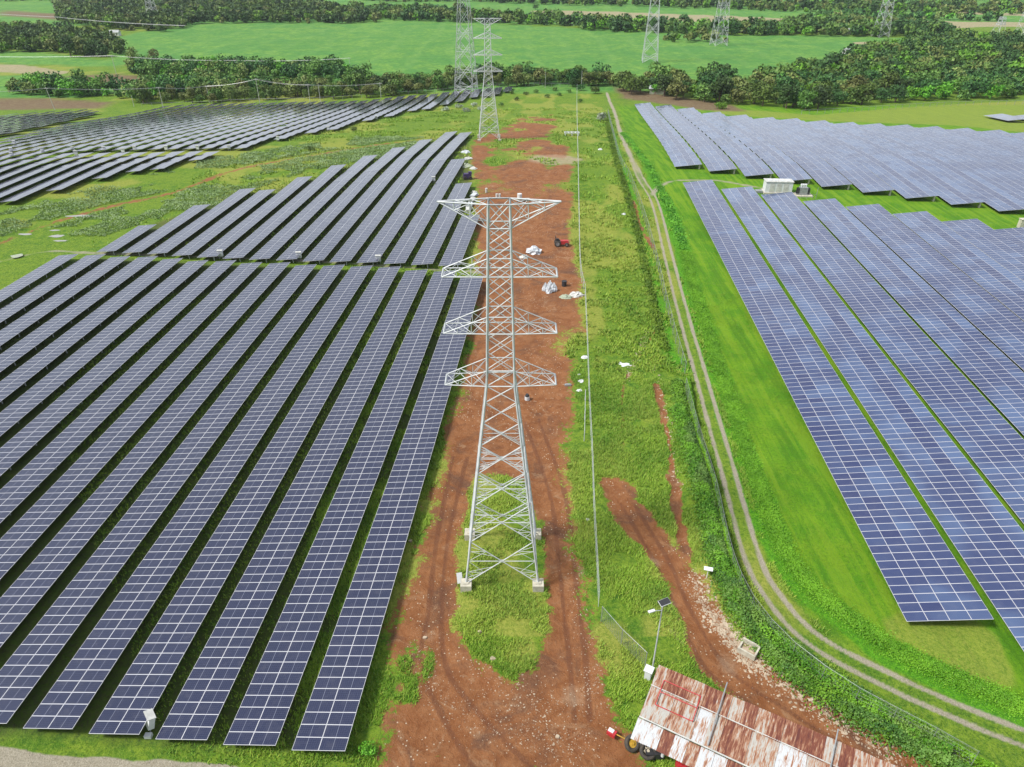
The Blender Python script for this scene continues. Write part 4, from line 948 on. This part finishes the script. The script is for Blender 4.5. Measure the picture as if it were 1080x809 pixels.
inverter(233.5,273,'white inverter box at the fifth row end of the middle left field'); inverter(316,275,'white inverter box at the eighth row end of the middle left field'); inverter(399.5,278.5,'white inverter box at the eleventh row end of the middle left field'); inverter(457.5,193,'small pale box between two rows high in the middle left field',.9)
ib = inverter(157,771,'large white inverter box tilted beside a row end at the bottom left',.95); ib.rotation_euler = (R(-18), 0, R(-50))
MB_o = MB().box((0,0,.15),(.5,.35,.3)).build('junction_box', M['white']); MB_o.location = spot(157,777); tag(MB_o, 'small white junction box on the ground under the tilted inverter box', 'junction box')

# ------------------------------------------------------------------ transformer station on the right
p = spot(819, 203); st = empty('inverter_station', p, R(-4), 'white container-like inverter station between the two right panel fields', 'inverter station')
MB().box((0, 0, 1.55), (6.2, 2.6, 2.5)).build('container', M['white'], st)
MB().box((0, 0, 2.86), (6.5, 2.9, .12)).build('roof', M['offwhite'], st)
b = MB()
for x_ in (-2.1, -.7, .7, 2.1): b.box((x_, 0, 3.0), (.9, 1.6, .14))
b.build('roof_vent', M['white'], st); MB().box((0, 0, .12), (6.8, 3.2, .45)).build('plinth', M['concrete'], st)
for x_ in (-1.6, 0, 1.6): MB().box((x_, -1.32, 1.5), (1.1, .05, 2.0)).build('door', M['offwhite'], st)
MB().box((-4.3, -.3, .3), (1.6, 1.6, .5)).build('step', M['grey'], st)
p = spot(846, 206); tr = empty('transformer', p, R(-4), 'grey oil transformer beside the white inverter station', 'transformer')
MB().box((0, 0, 1.1), (1.8, 1.3, 1.7)).build('tank', M['grey'], tr); MB().box((0, 0, .1), (4.2, 3.0, .3)).build('slab', M['concrete'], tr)
for s in (-1, 1):
    b = MB()
    for k in range(6): b.box((s*1.2, -.5+.2*k, 1.05), (.5, .05, 1.4))
    b.build('radiator', M['dark'], tr)
for k in (-.5, 0, .5): MB().tube((k, 0, 1.95), (k, 0, 2.7), .12, 8, .05).build('bushing', M['white'], tr)
MB().tube((-.7, .3, 2.4), (.7, .3, 2.4), .25, 10).build('conservator', M['white'], tr)
fence('guard_fence', [tuple(spot(833,209)[:2]), tuple(spot(860,211)[:2]), tuple(spot(862,203)[:2])], 1.2, 'low dark guard rail round the transformer', 1.2, mat='grey', pr=.04, wires=3)
p = spot(1077, 240); o = MB().box((0,0,.9),(1.4,1.0,1.8)).box((0,0,1.85),(1.6,1.2,.1)).build('cabinet', M['concrete']); o.location = p; tag(o, 'beige cabinet between right fields at the right edge', 'cabinet')

# ------------------------------------------------------------------ rusty shed
def rust_mat(name, base, amount):
    t = NT(name); tc_ = t.n('ShaderNodeTexCoord').outputs['Object']; at = t.n('ShaderNodeSeparateColor', {'Color': t.n('ShaderNodeAttribute', attribute_name='tone').outputs['Color']})
    oi = t.n('ShaderNodeObjectInfo').outputs['Random']
    mp_ = t.n('ShaderNodeMapping', {'Vector': tc_}); mp_.inputs['Scale'].default_value = (6.0, .8, 1)
    off = t.n('ShaderNodeVectorMath', {0: mp_.outputs[0], 1: t.n('ShaderNodeCombineXYZ', {'X': t.math('MULTIPLY', oi, 57.0), 'Y': t.math('MULTIPLY', oi, 31.0)}).outputs[0]}, operation='ADD').outputs[0]
    n1 = t.noise(1.0, 7, .65, off, .3); n2 = t.noise(4, 6, .7, off, .5)
    lvl = t.math('ADD', t.math('ADD', t.math('MULTIPLY', n1, .7), t.math('MULTIPLY', n2, .3)), t.math('MULTIPLY', t.math('SUBTRACT', oi, .5), amount*.20))
    th_ = .59-amount*.115
    c = t.mix(t.ramp(n2, .35, .7), base, tuple(x*.78 for x in base))
    c = t.mix(t.ramp(lvl, th_-.09, th_+.01), c, (.31, .165, .095)); c = t.mix(t.ramp(lvl, th_-.01, th_+.09), c, (.15, .042, .020)); c = t.mix(t.ramp(lvl, th_+.09, th_+.2), c, (.085, .018, .012))
    t.set(Base_Color=c, Roughness=.7, Metallic=0.0); return t.m
M['rust'] = rust_mat('rusty_corrugated_iron', (.38, .37, .34), 1.0); M['rust_little'] = rust_mat('pale_corrugated_iron', (.48, .50, .52), .1)
zt = 3.9
A = unv(695, 701, zt); Bx = unv(945, 808, zt); C0 = unv(668, 752, 2.95)
ux = (Bx-A); ux.z = 0; ux.normalize(); uy = Vector((ux.y, -ux.x, 0))        # ux along the shed, uy down the slope (towards the camera)
dpt = (C0-A).dot(uy); Ls = (Bx-A).length+3.0; rzz = math.atan2(ux.y, ux.x)
sh_o = Vector((A.x, A.y, gh(A.x, A.y))); shed = empty('shed', sh_o, rzz, 'long low shed with patchwork roof of rusty corrugated sheets at the bottom', 'shed')
zt0 = A.z-sh_o.z
def sheet_mesh(wd, ln, drop, matn, th=.02):
    nx_ = int(wd/.065); xs = np.linspace(0, wd, nx_+1); zz = .028*np.sin(xs/.13*2*math.pi); V = []
    for j in range(4):
        f = j/3
        for x_, z_ in zip(xs, zz): V.append((x_, -ln*f, z_-drop*f))
    n = nx_+1; Fc = [(j*n+i, (j+1)*n+i, (j+1)*n+i+1, j*n+i+1) for j in range(3) for i in range(nx_)]
    me = bpy.data.meshes.new('roof_sheet'); me.from_pydata(V, [], Fc); me.polygons.foreach_set('use_smooth', [True]*len(Fc)); me.materials.append(M[matn]); return me
ws = .92; ns = int(Ls/ws); l1 = dpt*.42; l2 = dpt*.60; slope = (zt-2.95)/dpt
r9 = random.Random(4)
for i in range(ns):
    o = link('roof_sheet', sheet_mesh(ws*1.04, l1+r9.uniform(-.05, .05), l1*slope, 'rust'), shed); o.location = (i*ws, 0, zt0+.03*(i % 2))
    pale = i in (4, 10, 11) or i > 26 and i % 7 == 3
    o = link('roof_sheet', sheet_mesh(ws*1.04, l2+r9.uniform(-.06, .06), l2*slope, 'rust_little' if pale else 'rust'), shed); o.location = (i*ws, -l1+.12, zt0-l1*slope-.07+.03*(i % 2))
for i in range(ns):
    lw_ = 1.5 if i < 6 else 1.15
    o = link('roof_sheet', sheet_mesh(ws*1.04, lw_, lw_*.28, 'rust_little' if (i < 7 and i not in (2, 4)) else 'rust'), shed); o.location = (i*ws-.05, -dpt-.02, zt0-dpt*slope-.22+.03*(i % 2))
b = MB(); hb = zt0-dpt*slope-.6
for i in range(0, ns+1, 4): b.tube((i*ws, -.3, -.3), (i*ws, -.3, zt0-.1), .09, 6); b.tube((i*ws, -dpt, -.3), (i*ws, -dpt, hb+.3), .09, 6)
b.build('frame', M['wood'], shed)
b = MB(); b.box((ns*ws/2, -.25, zt0/2-.1), (ns*ws-.2, .08, zt0-.3)); b.build('wall', M['rust'], shed)
b = MB(); b.box((.18, -dpt*.45, 1.3), (.08, dpt*.8, 2.6)); b.build('wall', M['offwhite'], shed)
b = MB(); b.box((ns*ws/2, -dpt*.42+.05, zt0-l1*slope+.03), (ns*ws, .06, .05)); b.box((ns*ws/2, -dpt+.0, zt0-dpt*slope-.06), (ns*ws, .08, .07)); b.build('ridge_batten', M['offwhite'], shed)
for k_ in (5.35*ws, 13.6*ws): MB().tube((k_, .6, zt0+.45), (k_, -dpt*.98, zt0-dpt*slope+.12), .05, 6).build('roof_pipe', M['grey'], shed)
# red tube frame lying on the roof
rf = empty('tube_frame', sh_o+Vector((0,0,0)), rzz, 'red rectangular tube frame lying on the rusty shed roof', 'frame')
b = MB(); zr = lambda yv: zt0+yv*slope+.10
pt = lambda a, c: Vector((a, c, zr(c)))
x0_, x1_, y0_, y1_ = .75, 3.5, -1.0, -2.9
for a, c in ((pt(x0_, y0_), pt(x1_, y0_)), (pt(x1_, y0_), pt(x1_, y1_)), (pt(x1_, y1_), pt(x0_, y1_)), (pt(x0_, y1_), pt(x0_, y0_)), (pt(x0_, -1.9), pt(x1_, -1.9))): b.tube(a, c, .035, 6)
b.build('tube', M['red'], rf)
p = spot(683, 716); o = MB().box((0,0,1.1),(.7,.7,.06)).box((0,0,.5),(.5,.5,1.2)).build('water_tank', M['white']); o.location = p; o.rotation_euler.z = rzz; tag(o, 'small white box beside the upper left corner of the shed', 'box')

# machine parts by the shed
def wheel(parent, loc, Rr, wd, rim, Mx, spokes=0):
    ty = MB().ring(loc, Rr-wd/2, wd/2, M=Mx, n=28, m=10).build('tyre', M['tyre'], parent, True)
    b = MB(); n = Mx @ Vector((0, 0, 1)); l = Vector(loc)
    if spokes:
        for k in range(spokes): a = 6.28*k/spokes; b.tube(l, l+Mx @ Vector((math.cos(a)*(Rr-wd*.8), math.sin(a)*(Rr-wd*.8), 0)), .05, 4)
        b.ring(loc, (Rr-wd)*.62, .05, M=Mx, n=20, m=5); b.tube(l-n*.12, l+n*.16, .11, 8)
    else: b.tube(l-n*wd*.22, l+n*wd*.22, Rr-wd*.85, 20); b.tube(l-n*wd*.45, l+n*wd*.5, (Rr-wd)*.35, 12)
    b.build('rim', M[rim], ty)
p = spot(664, 787); tl = empty('hand_tractor', p, 0, 'yellow-rimmed wheel with towbar and small red engine box beside the shed', 'hand tractor')
Mx = Matrix.Rotation(R(35), 3, 'X') @ Matrix.Rotation(R(15), 3, 'Y')
wheel(tl, (.15, -.05, .45), .62, .34, 'yellow', Mx)
MB().tube((.1, 0, .5), (-1.3, .75, .6), .04, 6).build('towbar', M['yellow'], tl)
e_ = MB(); e_.box((-1.25, .72, .5), (.65, .45, .35), Matrix.Rotation(R(-35), 3, 'Z')); e_.build('engine', M['red'], tl)
MB().box((-1.3, .8, .70), (.42, .3, .05), Matrix.Rotation(R(-35), 3, 'Z')).build('cover', M['white'], tl)
p = spot(684, 797); tq = empty('machine', p, 0, 'black machine with cream spoked wheel under the shed eave', 'machine')
wheel(tq, (-.1, 0, .65), .62, .30, 'cream', Matrix.Rotation(R(28), 3, 'X'), 6)
b = MB(); b.box((.35, .1, .4), (1.3, .9, .7)); b.box((.9, -.1, .85), (.25, .5, .25)); b.build('body', M['dark'], tq); MB().tube((.85, -.45, .75), (.85, -.45, 1.15), .12, 10).build('canister', M['white'], tq)
for a in ((-.4, .6), (1.0, .5)): MB().ring((a[0], a[1], .3), .2, .09, M=Matrix.Rotation(R(90), 3, 'X'), n=14, m=6).build('wheel', M['tyre'], tq)
p = spot(718, 812); o = MB().box((0,0,.5),(.8,.5,.6)).box((.1,0,.95),(.4,.3,.3)).build('fuel_can', M['red']); o.location = p; tag(o, 'red container in the shade under the shed eave', 'container')

# ------------------------------------------------------------------ street lamp
p = spot(688, 706); lamp = empty('street_lamp', p, 0, 'solar street lamp on a slim grey pole behind the shed corner', 'street lamp')
MB().tube((0, 0, -.3), (0, 0, 7.7), .07, 8, .045).build('pole', M['steel'], lamp)
MB().tube((0, 0, 6.9), (-.75, -.25, 7.15), .03, 6).build('arm', M['steel'], lamp)
MB().box((-.85, -.28, 7.15), (.55, .22, .09), Matrix.Rotation(R(20), 3, 'Z')).build('lamp_head', M['white'], lamp)
Mx = Matrix.Rotation(R(25), 3, 'Z') @ Matrix.Rotation(R(14), 3, 'X'); MB().box((.1, 0, 7.85), (.85, .46, .04), Mx).build('solar_panel', M['dark'], lamp)
MB().box((.1, 0, 7.82), (.91, .52, .03), Mx).build('panel_frame', M['white'], lamp)

# ------------------------------------------------------------------ things on the dirt strip
def crumple(name, px, py, a, b_, h, mat, label, cat, seed, group=None):
    p = spot(px, py); r = np.random.default_rng(seed); n, m = 14, 6; V = []; Fc = []
    for j in range(m+1):
        ph = j/m*math.pi/2
        for i in range(n):
            th_ = i/n*6.283; k = 1+r.uniform(-.28, .28); V.append((a*math.cos(th_)*math.cos(ph)*k, b_*math.sin(th_)*math.cos(ph)*k, h*math.sin(ph)*(1+r.uniform(-.3, .3))))
    for j in range(m):
        for i in range(n): i2 = (i+1) % n; Fc.append((j*n+i, j*n+i2, (j+1)*n+i2, (j+1)*n+i))
    me = bpy.data.meshes.new(name); me.from_pydata(V, [], Fc); me.materials.append(mat); o = link(name, me); o.location = (p.x, p.y, p.z-.1); tag(o, label, cat, group); return o
crumple('wrapped_pile', 563, 266, 1.5, 1.1, 1.3, M['plastic'], 'bluish plastic-wrapped pile above the upper box crossarm', 'pile', 1)
crumple('wrapped_pile', 553, 271, .9, .8, .5, M['offwhite'], 'low heap of whitish scrap left of the bluish pile', 'pile', 2)
for k, (a, b_) in enumerate(((575,306),(579,308),(584,306),(580,303))): crumple('white_sack', a, b_, .55, .45, 1.3, M['plastic'], 'upright white sack in the cluster on the red dirt', 'sack', 10+k, 'cluster of white sacks')
crumple('tarp_heap', 608, 311, 1.3, .9, .6, M['offwhite'], 'light tarp-covered heap beside the fence', 'heap', 20); crumple('tarp_heap', 597, 313, 1.0, .8, .45, M['tarp'], 'grey green covered heap next to the light one', 'heap', 21)
p = spot(595, 301); b = MB(); b.tube((0, 0, 0), (0, 0, .9), .42, 12); b.ring((0, 0, .9), .42, .04); o = b.build('drum', M['dark']); o.location = p; tag(o, 'black drum standing behind the tarp heaps', 'drum')
crumple('plastic_sheet', 658, 384, 1.0, .7, .15, M['white'], 'torn white plastic sheet lying in the grass lane', 'sheet', 22); crumple('plastic_sheet', 654, 382, .4, .4, .12, M['white'], 'scrap of white plastic just left of the torn sheet', 'sheet', 23)
for k, (a, b_, s, lb) in enumerate([(613,402,.45,'white lump at the fence end'),(611,412,.4,'white fallen piece below the fence end'),(617,377,.5,'white bundle hanging at the middle of the fence'),(633,158,.7,'white scrap high in the grass lane'),(658,226,.5,'small white scrap beside the thin rut'),(611,395,.3,'little white scrap by the fence foot'),(620,548,.3,'pale stone beside the wire fence')]):
    crumple('scrap', a, b_, s, s*.8, s*.7, M['white'], lb, 'scrap', 30+k)
# red tractor
p = spot(591, 259); rt = empty('tractor', p, R(0), 'small red tractor parked on the red dirt near the fence', 'tractor')
MB().box((.75, 0, .75), (1.5, .8, .7)).box((1.3, 0, .6), (.7, .9, .35)).build('body', M['red'], rt)
MB().box((-.5, 0, .75), (1.1, .9, .35)).build('seat_deck', M['dark'], rt); MB().box((-.6, 0, 1.15), (.5, .5, .6)).build('seat', M['dark'], rt)
b = MB()
for s in (-.45, .45): b.tube((-.95, s, .8), (-.95, s, 2.0), .05, 5)
b.tube((-.95, -.45, 2.0), (-.95, .45, 2.0), .05, 5); b.build('roll_bar', M['dark'], rt)
for a, rr in ((-.6, .62), (1.2, .42)):
    for s in (-.65, .65): 
        wh = MB().ring((a, s, rr), rr-.14, .14, M=Matrix.Rotation(R(90), 3, 'X'), n=20, m=8).build('wheel', M['tyre'], rt); MB().tube((a, s-.08, rr), (a, s+.08, rr), rr-.22, 10).build('rim', M['grey'], wh)
# violet machine and white goods at the edge of the middle left field
p = spot(493, 189); vt = empty('machine', p, R(10), 'dark violet machine parked at the edge of the middle left field', 'machine')
MB().box((0, 0, .9), (2.0, 1.3, 1.1)).box((.7, 0, 1.6), (.8, 1.0, .5)).build('body', M['purple'], vt)
MB().tube((-.8, 0, 1.3), (-1.5, .2, 2.4), .1, 6).build('arm', M['dark'], vt)
for a in (-.7, .7):
    for s in (-.75, .75): MB().ring((a, s, .45), .32, .14, M=Matrix.Rotation(R(90), 3, 'X'), n=16, m=6).build('wheel', M['tyre'], vt)
for k, (a, b_, s, mt, lb) in enumerate([(491,161,1.3,'plastic','pale bundle topmost at the edge of the middle left field'),(494,168,1.2,'offwhite','whitish bundle under the topmost one'),(492,176,1.5,'tarp','greenish grey heap just above the violet machine'),(499,178,1.0,'offwhite','light heap right above the violet machine'),(500,203,.8,'offwhite','small white heap below the violet machine')]):
    crumple('bundle', a, b_, s, s*.9, s*.6, M[mt], lb, 'bundle', 50+k)
for k in range(4):
    p = spot(500-k*2, 207+k*5); b = MB()
    for q in range(3): b.box((0, 0, .15+.16*q), (1.1, 2.4, .12), Matrix.Rotation(R(8*q-8), 3, 'Z'))
    o = b.build('panel_stack', M['offwhite'] if k % 2 else M['plastic']); o.location = p; o.rotation_euler.z = R(-25+7*k); tag(o, ['upper stack of spare white boards beside the dirt pad','second stack of spare boards behind the pylon arm','third stack of grey-white boards behind the pylon arm','lowest stack of boards near the left crossarm tip'][k], 'boards')
# table-like white frame, reels, pallets
p = spot(603, 143); tb = empty('flatbed_frame', p, 0, 'long white frame on short legs beside the upper fence', 'frame')
b = MB(); b.box((0, -.9, 1.0), (5.0, .25, .2)); b.box((0, .9, 1.0), (5.0, .25, .2))
for x_ in np.linspace(-2.4, 2.4, 5): b.box((x_, 0, 1.0), (.2, 1.7, .16))
b.build('deck', M['white'], tb)
for x_ in (-2.2, 0, 2.2):
    for s in (-.9, .9): MB().box((x_, s, .42), (.2, .2, .9)).build('leg', M['white'], tb)
p = spot(548, 212); cr_ = empty('cable_reel', p, 0, 'white drum on a pallet just behind the top of the near pylon', 'reel')
MB().tube((0, 0, .5), (0, 0, 1.7), .55, 12).build('drum', M['white'], cr_); MB().box((.2, 0, .3), (1.9, 1.3, .25)).build('pallet', M['wood'], cr_); MB().box((1.5, .2, .35), (1.6, .8, .35)).build('crate', M['offwhite'], cr_)
for k, (a, b_) in enumerate(((524,209),(527,209),(513,203))):
    p = spot(a, b_); o = MB().tube((0, 0, 0), (0, 0, .9), .28, 8).tube((0, 0, .9), (0, 0, 1.0), .32, 8).build('barrel', M['offwhite']); o.location = p; tag(o, 'pale barrel standing on the orange dirt behind the pylon top', 'barrel', 'pale barrels')
p = spot(556, 420); b = empty('water_pump', p, 0, 'small white and black pump on the dirt right of the pylon', 'pump'); MB().tube((0, 0, 0), (0, 0, .55), .32, 12).build('base', M['white'], b); MB().tube((0, 0, .55), (0, 0, .85), .30, 12, .2).build('motor', M['dark'], b)
p = spot(599, 406); o = MB().box((0,0,.1),(.9,.35,.2)).tube((-.3,0,.2),(.3,0,.2),.14,8).build('scrap', M['grey']); o.location = p; tag(o, 'dull grey metal piece on the dirt by the lowest crossarm', 'scrap')
p = spot(485, 614); sg = empty('sign_board', p, R(12), 'blank white sign board leaning by the left pylon footing', 'sign'); MB().box((0, 0, .55), (.5, .05, 1.0), Matrix.Rotation(R(-30), 3, 'X')).build('board', M['white'], sg); MB().tube((0, .25, -.1), (0, .1, .6), .03, 5).build('stake', M['grey'], sg)
p = spot(745, 611); sg = empty('sign_board', p, R(-15), 'small white sign plate on a post in the weeds above the rubble', 'sign'); MB().box((0, 0, 1.15), (.8, .35, .05), Matrix.Rotation(R(35), 3, 'X')).build('board', M['white'], sg); MB().tube((0, 0, -.1), (0, 0, 1.15), .04, 5).build('post', M['white'], sg)
p = spot(789, 687); cb = empty('concrete_box', p, R(-38), 'broken open concrete box in the rubble beside the right dirt road', 'concrete box')
b = MB(); b.box((0, .55, .3), (1.5, .14, .6)); b.box((0, -.55, .25), (1.5, .14, .5)); b.box((.7, 0, .3), (.14, 1.0, .6)); b.box((-.7, 0, .15), (.14, 1.0, .3)); b.build('walls', M['concrete'], cb); MB().box((0, 0, .03), (1.4, 1.0, .08)).build('base', M['rock'], cb)
# hut behind the trees
p = spot(693, 99); hu = empty('hut', p, R(-8), 'low hut with grey patchy roof half hidden by the dark round trees', 'hut')
MB().box((0, 0, 1.2), (7.5, 4.5, 2.6)).build('wall', M['tarp'], hu)
MB().prism([(-4.3,-2.8,2.5),(4.3,-2.8,2.5),(4.3,2.8,2.5),(-4.3,2.8,2.5)],[(-4.0,-.05,3.8),(4.0,-.05,3.8),(4.0,.05,3.8),(-4.0,.05,3.8)]).build('roof', M['soil_dark'], hu)
MB().box((-1, -2.28, 1.0), (1.0, .06, 2.0)).build('door', M['wood'], hu)
for k, (a, b_, lb) in enumerate([(122,38,'tiny white farmhouse at the edge of the upper left wood'),(893,36,'tiny white building by the far right tree belt'),(20,50,'tiny pale roofed house in the left hollow'),(892,58,'small white truck-like hut on the bare strip in the right field')]):
    p = spot(a, b_); h_ = empty('farmhouse', p, R(20*k), lb, 'house'); MB().box((0, 0, 1.4), (8, 5, 2.8)).build('wall', M['white'], h_); MB().prism([(-4.4,-2.9,2.8),(4.4,-2.9,2.8),(4.4,2.9,2.8),(-4.4,2.9,2.8)],[(-4.2,-.05,4.6),(4.2,-.05,4.6),(4.2,.05,4.6),(-4.2,.05,4.6)]).build('roof', M['soil_dark'], h_)
    b = MB()
    for x_ in (-2.5, 2.5): b.box((x_, -2.53, 1.5), (1.0, .05, 1.0))
    b.build('window', M['dark'], h_); MB().box((0, -2.53, 1.0), (.9, .05, 2.0)).build('door', M['wood'], h_)

for k_, lst in kinds.items():          # any prototype that was never planted goes away
    for pr in lst:
        if id(pr) not in used_p:
            for ch in list(pr.children): bpy.data.objects.remove(ch)
            bpy.data.objects.remove(pr)
print('objects', len(bpy.data.objects))
